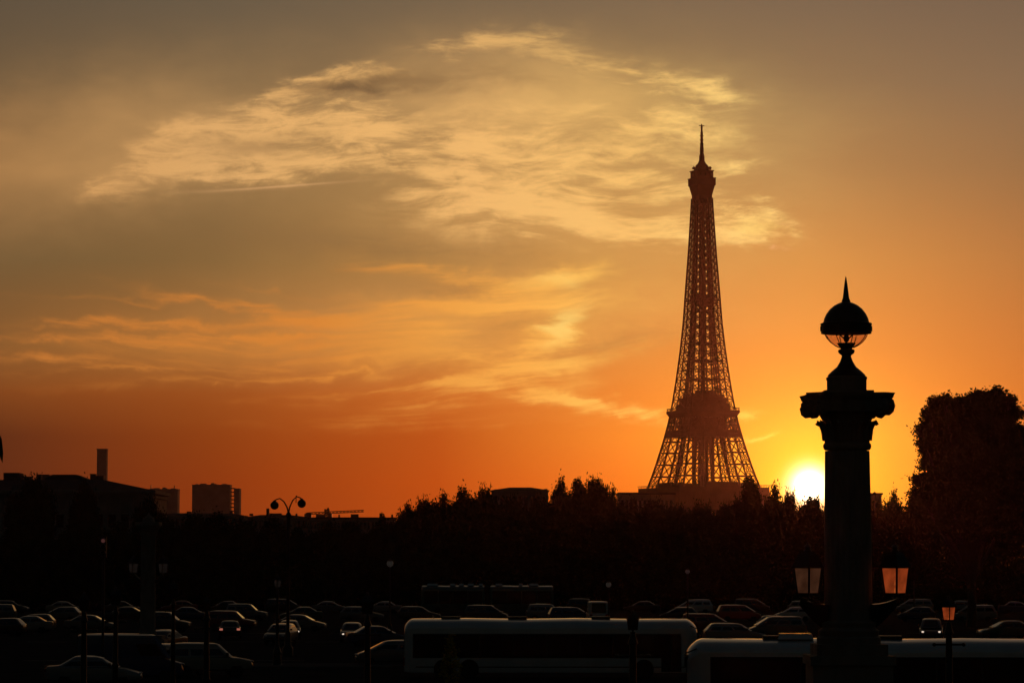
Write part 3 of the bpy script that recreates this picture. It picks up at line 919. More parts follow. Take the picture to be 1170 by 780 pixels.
# prototypes, about 12 m tall and 8 m wide
TP = [
    tree_proto('broadleaf_tree', 1, [(0, 0, 7.2, 3.4, 3.2, 3.0), (-1.6, .5, 8.6, 1.9, 2, 2.0), (1.5, -.4, 9.0, 1.8, 1.8, 2.2), (.2, 0, 10.4, 1.3, 1.3, 1.6), (2.6, 0, 6.6, 1.5, 1.5, 1.6), (-2.8, .3, 6.5, 1.4, 1.4, 1.5)], 'leafA', 800, 20, .8, .42),
    tree_proto('broadleaf_tree', 2, [(0, 0, 6.6, 3.8, 3.2, 2.8), (-2.2, 0, 8.6, 1.2, 1.4, 2.0), (.4, .3, 9.8, 1.1, 1.2, 2.2), (2.3, 0, 8.0, 1.3, 1.4, 1.7), (-.9, 0, 9.2, 1, 1, 1.3)], 'leafB', 720, 20, .8, .42),
    tree_proto('broadleaf_tree', 3, [(0, 0, 6.4, 2.2, 2.2, 2.6), (-.3, 0, 9.2, 1.7, 1.7, 1.9), (.5, 0, 10.6, 1.1, 1.1, 1.5), (-.9, .2, 10.3, .9, .9, 1.2)], 'leafA', 460, 20, .62, .38, .22),
    tree_proto('broadleaf_tree', 4, [(0, 0, 9.4, 3.3, 3.0, 2.4), (-1.7, 0, 7.2, 1.8, 1.8, 1.2), (2.1, 0, 9.0, 1.6, 1.6, 1.4)], 'leafB', 560, 20, .72, .40, .24, 4.0),
    tree_proto('broadleaf_tree', 5, [(0, 0, 5.8, 4.2, 3.4, 2.4), (-2.6, 0, 7.2, 1.7, 1.6, 1.6), (0.2, 0, 8.6, 1.9, 1.9, 1.6), (2.6, 0, 7.4, 1.8, 1.6, 1.7)], 'leafA', 800, 20, .8, .42, .26, 2.4),
]
TP.append(tree_proto('bushy_tree', 6, [(0, 0, 2.6, 4.2, 3.0, 2.5), (-2.4, 0, 4.6, 2.0, 2.0, 1.9), (1.0, 0, 5.4, 2.1, 2.0, 2.0), (3.0, 0, 3.8, 1.6, 1.7, 1.8), (-3.2, 0, 1.8, 1.6, 1.6, 1.6)], 'leafA', 760, 20, .8, .45, .2, 1.2))
TOPZ = []
for t in TP:
    TOPZ.append(max(v.co.z for v in kids(t)[1].data.vertices) * .975)
WID = [max(abs(v.co.x) for v in kids(t)[1].data.vertices) * 1.85 for t in TP]
used = set()
rt = random.Random(5)


def tree(px, ytop, wpx, v, D, label):
    h = py2z(ytop, D)
    w = wpx / F * D
    sz = h / TOPZ[v]; sx = w / WID[v]
    loc = (px2x(px, D), D, 0)
    sc = (sx, (sx + sz) / 2, sz)
    if v not in used:
        used.add(v); t = TP[v]
        t.location = loc; t.scale = sc; t['label'] = label
        return t
    t = dup(TP[v], loc, 0, label, sc)
    t.rotation_euler.z = 0 if rt.random() < .5 else PI
    return t


# trees whose tops one can tell apart on the skyline
HERO = [
    (437, 586, 12, 2, 520, 'small pointed tree just left of the spiky tree group, on the low roof line'),
    (465, 572, 36, 1, 450, 'left tree of the spiky tree group between the crane and the mansion'),
    (483, 566, 44, 4, 445, 'middle tree of the spiky tree group between the crane and the mansion'),
    (508, 560, 40, 1, 440, 'tree at the left foot of the tallest tree beside the mansion'),
    (529, 550.5, 60, 0, 430, 'tallest loose crowned tree on the left of the mansion'),
    (555, 552.5, 46, 4, 436, 'ragged tree leaning on the left end of the mansion roof'),
    (641, 538.5, 40, 0, 430, 'tall narrow open tree on the right of the mansion'),
    (661, 546, 28, 2, 445, 'small tree between the tall narrow tree and the round headed tree'),
    (681, 542.5, 42, 3, 432, 'round headed tree with an airy gap in its crown'),
    (701, 553, 30, 1, 440, 'low pointed tree beside the long flat roofed building'),
    (857, 544.5, 34, 2, 420, 'slim spiky tree before the right foot of the iron tower'),
    (845, 564, 44, 4, 424, 'spreading tree under the slim spiky tree by the iron tower'),
    (884, 549.5, 40, 1, 425, 'sunlit tree between the iron tower foot and the setting sun'),
    (903, 557, 36, 4, 430, 'low tree directly left of the setting sun'),
    (930, 562, 44, 4, 428, 'low tree directly below the setting sun'),
    (1021, 553.5, 32, 0, 420, 'small round tree between the stone column and the big tree'),
    (1003, 568, 24, 4, 415, 'low tree at the right edge of the stone column shaft'),
    (36, 541.5, 62, 4, 590, 'broad dark tree top rising before the left part of the palace roof'),
    (97, 542, 46, 0, 590, 'dark tree top rising before the palace roof near the chimney'),
    (172, 565, 44, 4, 500, 'round tree under the right end of the palace roof'),
    (724, 566, 40, 1, 428, 'ragged tree hiding the left end of the long flat roofed building'),
    (748, 567, 42, 4, 425, 'rounded tree hiding the middle of the long flat roofed building'),
    (582, 565, 52, 4, 430, 'wide tree in front of the left half of the mansion'),
    (612, 564, 44, 1, 427, 'ragged tree in front of the right half of the mansion'),
    (772, 574, 50, 4, 421, 'rounded tree before the left foot of the iron tower'),
    (803, 571, 60, 4, 418, 'wide low tree before the middle of the iron tower'),
    (832, 573, 44, 4, 426, 'rounded tree left of the slim spiky tree by the iron tower'),
    (1043, 556, 30, 1, 330, 'ragged young tree at the left foot of the big tree'),
]
for a in HERO: tree(*a)
# the rest of the row, dark below the skyline
FILL_Y = [(-20, 606), (60, 604), (120, 600), (175, 596), (205, 587), (235, 581), (262, 588), (300, 592), (345, 597), (390, 598), (430, 596), (470, 585), (510, 574), (550, 572),
          (590, 574), (625, 570), (655, 565), (700, 570), (735, 574), (765, 580), (795, 584), (830, 579), (860, 572), (900, 572), (950, 574), (985, 576), (1030, 572), (1080, 560), (1130, 560), (1190, 560)]


def fill_y(px):
    for (a, y0), (b, y1) in zip(FILL_Y, FILL_Y[1:]):
        if px <= b: return y0 + (y1 - y0) * (px - a) / (b - a)
    return FILL_Y[-1][1]


ANCH = [(-50, 'palace wall'), (110, 'chimney tower'), (188, 'narrower apartment tower'), (248, 'wider apartment tower'), (330, 'twin globed lamp'), (395, 'tower crane'), (478, 'spiky tree group'),
        (590, 'mansion'), (670, 'round headed tree'), (740, 'flat roofed building'), (803, 'iron tower'), (925, 'setting sun'), (968, 'stone column'), (1021, 'small round tree'), (1108, 'big tree')]
rows = {}
px = -18
k = 0
while px < 1185:
    near_a = min(ANCH, key=lambda a: abs(a[0] - px))[1]
    lab = near_a
    rows[lab] = rows.get(lab, 0) + 1
    y = fill_y(px) - (9 if px > 450 else 6) + rt.uniform(0, 8)
    tree(px, y, rt.uniform(54, 74), (0, 1, 4, 0, 4, 1)[k % 6], rt.uniform(405, 428),
         '%s dark tree from the left in the tree row under the %s' % (ORD[rows[lab] - 1], near_a))
    px += rt.uniform(26, 34); k += 1

# lower hedge-like front row that closes the far edge of the square
rows = {}
px = -10
while px < 1180:
    near_a = min(ANCH, key=lambda a: abs(a[0] - px))[1]
    rows[near_a] = rows.get(near_a, 0) + 1
    tree(px, rt.uniform(618, 634), rt.uniform(60, 80), 5, rt.uniform(388, 400),
         '%s low bushy tree from the left behind the cars under the %s' % (ORD[rows[near_a] - 1], near_a))
    px += rt.uniform(38, 46); k += 1

# the big tree at the right edge
D = 290.0
bx = px2x(1108, D)
def L(px, py, rx, ry, dy=0.0, deep=None):
    rx_, rz_ = rx / F * D, ry / F * D
    return (px2x(px, D) - bx, dy, py2z(py, D), rx_, deep or max(rx_, rz_) * .8, rz_)
big = thing('big_tree', 'big dense tree with a broad flat topped crown at the right edge', 'tree', (bx, D, 0))
lob = [L(1078, 482, 23, 21, .6), L(1105, 478, 26, 24, -.5), L(1140, 474, 23, 22, .4), L(1110, 520, 44, 34), L(1074, 505, 24, 24, 1), L(1146, 510, 20, 30, -.8), L(1086, 550, 32, 28, .5),
       L(1138, 548, 30, 34, -.4), L(1108, 585, 48, 34), L(1066, 574, 22, 20, .5), L(1154, 590, 26, 36), L(1116, 462, 20, 9), L(1132, 457, 18, 8)]
rng = random.Random(77)
for px_e, py_e, rr in ((1047, 488, 7), (1050, 505, 6), (1054, 470, 7), (1064, 458, 8), (1080, 455, 6), (1094, 457, 7), (1120, 450, 7), (1140, 447, 8), (1154, 456, 7), (1163, 470, 7), (1166, 488, 6), (1044, 545, 8), (1039, 562, 7), (1052, 528, 7), (1048, 572, 9)):
    lob.append(L(px_e + (7 if px_e < 1070 else 0), py_e + 2, rr, rr * .8, rng.uniform(-1, 1)))
b = MB(); trunk_mesh(b, lob, .42, rng, 4.5); b.build('trunk', M['bark'], big)
b = MB(); foliage(b, lob, 6400, 26, .46, .29, rng, .35); b.build('crown', M['leafA'], big)
nb = thing('edge_tree', 'tree cut by the right picture edge beside the big tree', 'tree', (px2x(1182, 300), 300, 0))
D = 300.0; bx = px2x(1182, D)
lob2 = [L(1180, 505, 16, 18), L(1184, 540, 22, 26), L(1180, 580, 26, 30)]
b = MB(); trunk_mesh(b, lob2, .3, rng, 4.5); b.build('trunk', M['bark'], nb)
b = MB(); foliage(b, lob2, 1300, 22, .55, .36, rng, .35); b.build('crown', M['leafB'], nb)

# narrow conical shrub in front of the long coach
D = 60.0
t = thing('conical_shrub', 'narrow pointed yellow green shrub in front of the long white coach', 'shrub', (px2x(515, D), D, 0))
zt = py2z(727, D)
b = MB(); b.tube([(0, 0, 0), (.02, 0, zt * .5), (0, 0, zt - .03)], [.05, .03, .006], 6)
rng = random.Random(3)
fl = MB()
for k in range(230):
    z = .5 + (zt - .5) * rng.random() ** .8
    r = (zt - z) * .26 + .02
    a = rng.uniform(0, 6.28)
    e = Vector((r * math.cos(a), r * math.sin(a), z + r * .5))
    b.tube([(0, 0, z), e], [.008, .003], 4)
    for j in range(12):
        q = Vector((0, 0, z)).lerp(e, .25 + .8 * rng.random()) + Vector((rng.gauss(0, .03), rng.gauss(0, .03), rng.gauss(0, .03)))
        u = Vector((rng.uniform(-1, 1), rng.uniform(-1, 1), rng.uniform(-.4, 1))).normalized(); w = u.orthogonal().normalized()
        s = .06 * rng.uniform(.7, 1.3)
        fl.add([q - u * s * .5, q + w * s * .3, q + u * s * .6, q - w * s * .3], [(0, 1, 2, 3)])
b.build('stem', M['bark'], t); fl.build('foliage', M['leafY'], t)

# overhanging twig at the left edge
D = 9.0
t = thing('overhanging_branch', 'drooping leafy branch tip poking in at the left picture edge', 'branch', (px2x(-60, D), D, 0))
ox = px2x(-60, D)
zt = py2z(470, D)
b = MB(); b.tube([(-.6, .3, 0), (-.55, .3, 3.5), (-.35, .15, zt + .5), (0, .03, zt + .25), (px2x(-6, D) - ox, 0, zt + .02)], [.09, .07, .03, .012, .004], 7); b.build('stem', M['bark'], t)
fl = MB()
def leaf_at(mb, a, b_, w):
    a, b_ = Vector(a), Vector(b_)
    u = (b_ - a); s = Vector((1, 0.3, 0)).normalized() * w
    th = Vector((0, .0008, 0))
    m1, m2 = a + u * .35, a + u * .72
    vs = [a, m1 - s, m2 - s * .8, b_, m2 + s * .8, m1 + s]
    mb.add([v - th for v in vs] + [v + th for v in vs], [(5, 4, 3, 2, 1, 0), (6, 7, 8, 9, 10, 11)] + [(i, (i + 1) % 6, (i + 1) % 6 + 6, i + 6) for i in range(6)])
leaf_at(fl, (px2x(-4, D) - ox, 0, py2z(487, D)), (px2x(3.0, D) - ox, 0, py2z(529, D)), .0085)
rng = random.Random(9)
for k in range(60):
    f = rng.random()
    a = Vector((-.5, .25, zt + .5)).lerp(Vector((px2x(-16, D) - ox, 0, zt + .02)), f) + Vector((rng.uniform(-.05, .0), rng.uniform(-.05, .05), rng.uniform(-.02, .08)))
    leaf_at(fl, a, a + Vector((rng.uniform(-.07, .005), rng.uniform(-.05, .05), rng.uniform(-.12, -.05))), .012)
fl.build('leaves', M['leafA'], t)

# ================================================================== stone lamp column
D = 55.0
U = D / F
cx = px2x(968, D)
def cz(py): return py2z(py, D)
def sz(p): return p * U
col_ = thing('lamp_column', 'tall fluted stone column with scrolled capital carrying a domed globe lamp', 'column', (cx, D, 0))
b = MB()
r_bot, r_top = sz(27.5), sz(25.4)
b.lathe([(r_bot * 1.32, cz(735)), (r_bot * 1.32, cz(728)), (r_bot * 1.22, cz(726)), (r_bot * 1.26, cz(720)), (r_bot * 1.1, cz(716)), (r_bot * 1.14, cz(711)), (r_bot * 1.02, cz(708))], 48)
b.build('base_moulding', M['stone'], col_, 40)
b = MB()
N = 96
fl_ = lambda k, j: 1.0 - 0.045 * max(0.0, math.cos(2 * PI * k * 24 / N)) ** 0.6 if j > 0 else 1.0
b.lathe([(r_bot, cz(708)), (r_bot * .99, cz(700)), (r_bot * .985, cz(620)), (r_top * 1.02, cz(545)), (r_top, cz(515))], N, (0, 0, 0), fl_)
b.build('shaft', M['stone'], col_, 60)
b = MB()
b.lathe([(sz(25.6), cz(514)), (sz(27.0), cz(512)), (sz(27.6), cz(509.5)), (sz(27.0), cz(507)), (sz(25.8), cz(506)), (sz(25.2), cz(498)), (sz(25.4), cz(490)), (sz(27), cz(482)), (sz(31), cz(475)), (sz(34), cz(470))], 40)
for k in range(16):                           # curled leaves round the neck
    a = 2 * PI * k / 16
    d = Vector((math.cos(a), math.sin(a), 0))
    pts = [d * sz(25.5) + Vector((0, 0, cz(503))), d * sz(27) + Vector((0, 0, cz(492))), d * sz(30.5) + Vector((0, 0, cz(484.5))), d * sz(34.2) + Vector((0, 0, cz(481.5))), d * sz(35.2) + Vector((0, 0, cz(484.5))), d * sz(33.4) + Vector((0, 0, cz(486)))]
    b.tube(pts, [sz(3.0), sz(3.0), sz(2.4), sz(1.7), sz(1.4), sz(.8)], 7)
for ax in range(4):                           # corner volutes, rolled about the tangent
    a = PI / 4 + ax * PI / 2
    for s in (-1, 1):
        aa = a + s * .26
        d = Vector((math.cos(a), math.sin(a), 0)); tn = Vector((-d.y, d.x, 0)) * s
        c0 = d * sz(53) + tn * sz(6) + Vector((0, 0, cz(466)))
        sp_ = []
        for k in range(22):
            t_a = k / 21 * 2.2 * 2 * PI
            rr = sz(9.0) * (1 - k / 21 * .78)
            sp_.append(c0 + d * (rr * math.sin(t_a + .2)) + Vector((0, 0, rr * math.cos(t_a + .2))))
        b.tube([d * sz(24) + tn * sz(6) + Vector((0, 0, cz(478))), d * sz(38) + tn * sz(6) + Vector((0, 0, cz(463)))] + sp_, [sz(3)] * 2 + [sz(3.1)] * 12 + [sz(2.4)] * 10, 8)
        b.lathe([(sz(6.0), -sz(2.4)), (sz(6.0), sz(2.4))], 14, c0)
b.build('capital', M['stone'], col_, 45)
b = MB()
# abacus with concave sides and cut corners, then a moulded top
def abacus(mb, rc, rm, z0, z1, k1=1.0):
    poly = []
    for ax in range(4):
        a0 = PI / 4 + ax * PI / 2
        tn = Vector((-math.sin(a0), math.cos(a0)))
        d = Vector((math.cos(a0), math.sin(a0)))
        poly.append(d * rc - tn * sz(8)); poly.append(d * rc + tn * sz(8))
        for k in (1, 2, 3):
            t_ = k / 4
            e0 = d * rc + tn * sz(8); a1 = a0 + PI / 2
            d1 = Vector((math.cos(a1), math.sin(a1))); t1 = Vector((-math.sin(a1), math.cos(a1)))
            e1 = d1 * rc - t1 * sz(8)
            mm = e0.lerp(e1, t_); inn = (e0 + e1) / 2
            mm = mm - inn.normalized() * (sz(rm) * 4 * t_ * (1 - t_))
            poly.append(mm)
    n = len(poly)
    mb.add([(p.x, p.y, z0) for p in poly] + [(p.x * k1, p.y * k1, z1) for p in poly],
           [tuple(range(n))[::-1], tuple(range(n, 2 * n))] + [(i, (i + 1) % n, (i + 1) % n + n, i + n) for i in range(n)])
abacus(b, sz(56), 6, cz(471), cz(458), 1.04); abacus(b, sz(58.5), 5, cz(458) + .002, cz(455), 1.05); abacus(b, sz(61), 4, cz(455) + .002, cz(450.5), 1.04)
b.build('abacus', M['stone'], col_, fix=True)
b = MB()
ab = Matrix.Rotation(0, 3, 'Z')
b.box((0, 0, (cz(450.3) + cz(447)) / 2), (sz(56), sz(56), cz(447) - cz(450.3)))
b.lathe([(sz(23.6) * 1.02, cz(447) + .001), (sz(23.6), cz(446)), (sz(23.6), cz(434)), (sz(24.4), cz(433.5)), (sz(24.4), cz(431)), (sz(22), cz(430))], 8, rot=PI / 8)
b.build('plinth', M['stone'], col_)
b = MB()                                      # bell-shaped bronze foot and neck of the lamp
zz = lambda y: cz(y)
b.lathe([(sz(22), zz(430) + .001), (sz(21), zz(428)), (sz(17), zz(424)), (sz(11), zz(419)), (sz(7.4), zz(413)), (sz(5.6), zz(408)), (sz(5.4), zz(406)), (sz(8.6), zz(403.5)), (sz(9.6), zz(401.5)), (sz(9.2), zz(399.5)),
         (sz(6.5), zz(398.5)), (sz(8), zz(396)), (sz(11), zz(392))], 32)
b.build('lamp_foot', M['bronze'], col_, 40)
b = MB(); b.lathe([(sz(8), zz(397) + .001), (sz(13.5), zz(394.5)), (sz(18.5), zz(391)), (sz(22.5), zz(386.5)), (sz(24.5), zz(383)), (sz(25), zz(381))], 40)
bowl = b.build('glass_bowl', M['bowl'], col_, 60)
b = MB()
for k in range(8):
    a = 2 * PI * k / 8 + .2
    d = Vector((math.cos(a), math.sin(a), 0))
    b.tube([d * sz(r) + Vector((0, 0, zz(y))) for r, y in ((8.4, 397), (13.9, 394.5), (18.9, 391), (22.9, 386.5), (25, 382.6))], sz(.55), 5)
b.build('rib', M['bronze'], bowl)
b = MB(); b.tube([(0, 0, zz(396)), (0, 0, zz(383))], sz(1.2), 8); b.sphere((0, 0, zz(386.5)), sz(3.4), 12, 8, 1.4); b.tube([(0, 0, zz(389)), (sz(8), 0, zz(382))], sz(.8), 6); b.tube([(0, 0, zz(389)), (-sz(8), 0, zz(382))], sz(.8), 6)
b.build('burner', M['bronze'], bowl, 40)
b = MB()
b.lathe([(sz(25.5), zz(381) + .001), (sz(28.6), zz(381)), (sz(29), zz(379.5)), (sz(28.2), zz(378.8)), (sz(28.2), zz(372.2)), (sz(29.4), zz(371.4)), (sz(29.4), zz(369.6)), (sz(26.4), zz(368.6)), (sz(25.2), zz(364)),
         (sz(22.6), zz(358.5)), (sz(18.6), zz(353.2)), (sz(13.6), zz(349)), (sz(9), zz(346.6)), (sz(5.2), zz(345.2)), (sz(5.0), zz(343.6)), (sz(3.8), zz(341)), (sz(2.8), zz(333)), (sz(1.7), zz(324)), (sz(.7), zz(317.5)), (sz(.2), zz(315.6))], 40)
for k in range(16):
    a = 2 * PI * k / 16
    b.box((sz(28.8) * math.cos(a), sz(28.8) * math.sin(a), zz(375.5)), (sz(2), sz(2), sz(6)))
b.build('dome', M['copper'], col_, 40)
b = MB()                                      # pedestal
zt = cz(735)
b.box((0, 0, zt - .1), (sz(80), sz(80), .2)); b.box((0, 0, zt - .28), (sz(96), sz(96), .16)); b.box((0, 0, (zt - .36) / 2), (sz(90), sz(90), zt - .36))
b.box((0, 0, .25), (sz(124), sz(124), .5)); b.box((0, 0, zt - .9), (sz(94), sz(94), .1))
b.build('pedestal', M['stone'], col_)
for s in (-1, 1):                             # ship-prow brackets that carry the two lanterns
    b = MB()
    secs = []
    for k in range(7):
        f = k / 6
        xx = sz(24 + 31 * f) * s
        zt_ = cz(690) + .10 * f ** 2
        zb_ = cz(720) + (cz(692) - cz(720)) * f ** 1.4
        wy = .30 * (1 - f ** 1.6) + .035
        secs.append([(xx, -wy, zt_), (xx, wy, zt_), (xx, wy * .8, (zt_ + zb_) / 2), (xx, 0, zb_), (xx, -wy * .8, (zt_ + zb_) / 2)])
    vs = [v for q in secs for v in q]
    fs = [(i * 5 + k, i * 5 + (k + 1) % 5, (i + 1) * 5 + (k + 1) % 5, (i + 1) * 5 + k) for i in range(6) for k in range(5)] + [(0, 1, 2, 3, 4), (30, 31, 32, 33, 34)]
    b.add(vs, fs)
    o = b.build('ship_prow', M['bronze'], col_, 50, True)


# ---- lanterns (square tapering glass box, pyramid roof, finial)
def lantern(name, label, loc, k, panem, parent=None, cat='lantern', group=None, bulb='bulb', rz=R(45)):
    """k = half width of the top of the glass; the lantern stands on loc."""
    if parent is None:
        t = thing(name, label, cat, loc, 0, group); off = Vector((0, 0, 0))
    else:
        t = bpy.data.objects.new(name, None); COL.objects.link(t); t.parent = parent; t.location = loc
    c, s = math.cos(rz), math.sin(rz)
    def P(x, y, z): return Vector((x * c - y * s, x * s + y * c, z))
    h = k * 2.5; kb = k * .77; z0 = k * .55; z1 = z0 + h
    b = MB()
    b.lathe([(k * .30, 0), (k * .18, k * .12), (k * .20, k * .3), (k * .5, k * .42)], 12)
    mxr = Matrix.Rotation(rz, 3, 'Z')
    b.box((0, 0, z0 - k * .06), (kb * 2.2, kb * 2.2, k * .14), mxr)
    b.box((0, 0, z1 + k * .06), (k * 2.2, k * 2.2, k * .16), mxr)
    for x, y in ((-1, -1), (1, -1), (1, 1), (-1, 1)):
        b.beam(P(x * kb, y * kb, z0), P(x * k, y * k, z1), k * .20)
    b.build('frame', M['cast'], t)
    for q in range(4):
        m_ = Matrix.Rotation(rz + q * PI / 2, 3, 'Z')
        b = MB(); e = .90
        b.add([m_ @ Vector((-kb * e, -kb, z0)), m_ @ Vector((kb * e, -kb, z0)), m_ @ Vector((k * e, -k, z1)), m_ @ Vector((-k * e, -k, z1))], [(0, 1, 2, 3)])
        b.build('pane', M[panem], t)
    b = MB()
    z2 = z1 + k * .14
    prof = [(k * 1.18, 0), (k * 1.12, k * .10), (k * .92, k * .62), (k * .70, k * 1.15), (k * .46, k * 1.5)]
    o = []
    for r, z in prof:
        o.append([P(x * r, y * r, z2 + z) for x, y in ((-1, -1), (1, -1), (1, 1), (-1, 1))])
    vs = [v for q in o for v in q]
    fs = [(i * 4 + a, i * 4 + (a + 1) % 4, (i + 1) * 4 + (a + 1) % 4, (i + 1) * 4 + a) for i in range(len(o) - 1) for a in range(4)] + [(3, 2, 1, 0), tuple(4 * (len(o) - 1) + a for a in range(4))]
    b.add(vs, fs)
    zz_ = z2 + k * 1.5
    b.lathe([(k * .40, 0), (k * .42, k * .16), (k * .30, k * .22), (k * .30, k * .5), (k * .40, k * .54), (k * .22, k * .68), (k * .08, k * .76), (k * .13, k * .84), (k * .02, k * 1.05)], 12, (0, 0, zz_))
    for x, y in ((-1, -1), (1, -1), (1, 1), (-1, 1)):
        b.tube([P(x * k * 1.15, y * k * 1.15, z2), P(x * k * 1.2, y * k * 1.2, z2 + k * .35), P(x * k * 1.08, y * k * 1.08, z2 + k * .3)], k * .06, 5)
    b.build('cap', M['cast'], t)
    b = MB(); b.lathe([(k * .10, 0), (k * .12, k * .4), (k * .07, k * .5)], 8, (0, 0, z0)); b.sphere((0, 0, z0 + k * .95), k * .12, 10, 8, 1.5)
    b.build('bulb', M[bulb], t, 40)
    return t


kk = sz(17.5)
lantern('column_lantern', 'dull unlit looking glass lantern on the sunward side of the stone column', (cx - sz(46), D, cz(683.6) + .005), sz(11.3), 'pane_dim', group='lanterns on the stone column', bulb='bulb_dim')
lantern('column_lantern', 'glowing orange glass lantern on the side of the stone column away from the sun', (cx + sz(53.5), D, cz(683.6) + .005), sz(11.3), 'pane_lit', group='lanterns on the stone column')

# far lamp pillar with two lanterns
D2 = 165.0
px_ = px2x(170.5, D2)
def z2_(y): return py2z(y, D2)
t = thing('lamp_pillar', 'dim far stone pillar with a faint lantern on each side, below the narrower apartment tower', 'pillar', (px_, D2, 0))
b = MB(); b.box((0, 0, .9), (2.0, 2.0, 1.8)); b.box((0, 0, 1.9), (1.7, 1.7, .2)); b.build('pedestal', M['stone'], t)
b = MB(); b.lathe([(.5, 2.0), (.46, 2.2), (.41, 2.3), (.40, z2_(612)), (.44, z2_(611)), (.46, z2_(609))], 40, (0, 0, 0), lambda k, j: 1 - .04 * (k % 2)); b.build('shaft', M['stone'], t, 50)
b = MB(); b.lathe([(.42, z2_(609)), (.6, z2_(603)), (.7, z2_(600))], 24); b.box((0, 0, z2_(600) + .09), (1.3, 1.3, .18)); b.lathe([(.35, 0), (.3, .2), (.1, .35), (.02, .5)], 16, (0, 0, z2_(600) + .18)); b.build('capital', M['stone'], t, 50)
for s in (-1, 1):
    b = MB(); b.tube([(s * .38, 0, z2_(665)), (s * .6, 0, z2_(660)), (s * .78, 0, z2_(656))], [.12, .09, .06], 8); b.build('bracket', M['bronze'], t)
    lantern('pillar_lantern', 'faint glass lantern on the %s side of the dim far pillar' % ('palace' if s < 0 else 'apartment tower'), (px_ + s * .80, D2, z2_(656)), .19, 'pane_faint', group='lanterns on the dim far pillar', bulb='bulb_dim')


# ---- lantern posts
def post(label, px, y_glass, D, k, panem, bulb='bulb', group='lantern posts on the square', extra=0):
    zl = py2z(y_glass, D) - k * 1.8
    t = thing('lantern_post', label, 'lamp post', (px2x(px, D), D, 0), 0, group)
    b = MB()
    H = zl
    b.lathe([(.32, 0), (.32, .12), (.24, .2), (.22, .75), (.26, .8), (.20, .95), (.12, 1.2), (.09, 1.5), (.085, H * .6), (.11, H * .61), (.08, H * .63), (.065, H - .25), (.10, H - .22), (.06, H - .1), (.05, H)], 16)
    b.build('pole', M['cast'], t, 40)
    b = MB(); b.beam((-.3, 0, H - .45), (.3, 0, H - .45), .035, caps=True); b.sphere((-.3, 0, H - .45), .04, 8, 6); b.sphere((.3, 0, H - .45), .04, 8, 6); b.build('ladder_bar', M['cast'], t)
    lantern('lantern', '', (0, 0, zl), k, panem, t, bulb=bulb)
    return t


post('black lantern post with a faint pinkish lantern on the traffic island', 318, 666.5, 174, .15, 'pane_faint', 'bulb_dim')
post('black lantern post with an orange lantern right of the stone column', 1082, 700.5, 63, .10, 'pane_lit')
post('black lantern post before the front end of the long white coach', 722.5, 713, 58, .075, 'pane_dark', 'bulb_dim')
post('black lantern post with a dark yellowish lantern beside the rear of the long white coach', 420.5, 694, 72, .10, 'pane_dark', 'bulb_dim')
post('black lantern post with a dull lantern, nearest the left picture edge', 98, 691, 75, .09, 'pane_dark', 'bulb_dim')
post('thick black lantern post with a dull lantern left of the dim far pillar', 134, 685, 92, .11, 'pane_dark', 'bulb_dim')
post('black lantern post with a dull lantern right of the dim far pillar', 199.5, 677, 118, .13, 'pane_dark', 'bulb_dim')
post('dark lantern post standing before the pale off-road car', 237.5, 692, 80, .07, 'pane_dark', 'bulb_dim')


# ---- globe posts further away
def globe_post(label, px, y, D, r=.2, bulbm='bulb_dim'):
    z = py2z(y, D)
    t = thing('globe_lamp_post', label, 'lamp post', (px2x(px, D), D, 0), 0, 'small globe lamps at the far side of the square')
    b = MB(); b.lathe([(.2, 0), (.2, .6), (.08, .9), (.055, z - r - .1), (.1, z - r)], 12); b.build('pole', M['cast'], t, 40)
    b = MB(); b.sphere((0, 0, z), r, 14, 10); b.build('globe', M[bulbm], t, 80)
    b = MB(); b.lathe([(r * .8, z + r * .7), (r * .3, z + r * 1.1), (.01, z + r * 1.6)], 12); b.build('cap', M['cast'], t)


M['globe'] = lamp_mat('milky_lamp_globe', (1.0, .9, .75), .012, (.10, .10, .095))
globe_post('small globe lamp before the trees left of the rear of the articulated bus', 446, 643.5, 260, .28, 'globe')
globe_post('small globe lamp above the roof of the white van', 695, 667.5, 255, .22, 'globe')
globe_post('small bright globe lamp below the foot of the iron tower', 785, 652.5, 250, .18, 'globe')

# twin-globed street lamp
D = 195.0
t = thing('twin_globe_lamp', 'tall street lamp with two curved arms and two round globes against the sky', 'street lamp', (px2x(330, D), D, 0))
zf = py2z(585, D)
b = MB(); b.lathe([(.34, 0), (.34, .5), (.22, .7), (.18, 1.4), (.11, 1.6), (.09, zf - 1.6), (.16, zf - 1.5), (.12, zf - 1.3), (.13, zf - .3), (.2, zf - .2), (.1, zf)], 16); b.build('pole', M['cast'], t, 40)
for s, ge, gy in ((-1, 314, 577.0), (1, 345, 575.0)):
    gx = px2x(ge, D) - px2x(330, D); gz = py2z(gy, D)
    top = gz + .34
    b = MB(); b.tube([(0, 0, zf - .05), (gx * .10, 0, zf + (top - zf) * .4), (gx * .32, 0, zf + (top - zf) * .85), (gx * .62, 0, top + .1), (gx * .9, 0, top + .02), (gx, 0, top - .08)], [.06, .05, .045, .04, .04, .04], 8)
    a = b.build('arm', M['cast'], t)
    b = MB(); b.sphere((gx, 0, gz), .27, 20, 14, 1.0); b.build('globe', M['copper'], t, 80)
    b = MB(); b.lathe([(.12, gz + .24), (.09, gz + .29), (.03, gz + .34)], 10, (gx, 0, 0)); b.build('cap', M['cast'], t)
b = MB(); b.tube([(.47, 0, py2z(574, D)), (.49, 0, py2z(567, D))], [.03, .02], 5); b.sphere((.49, 0, py2z(566.5, D)), .05, 8, 6); b.build('finial', M['cast'], t)

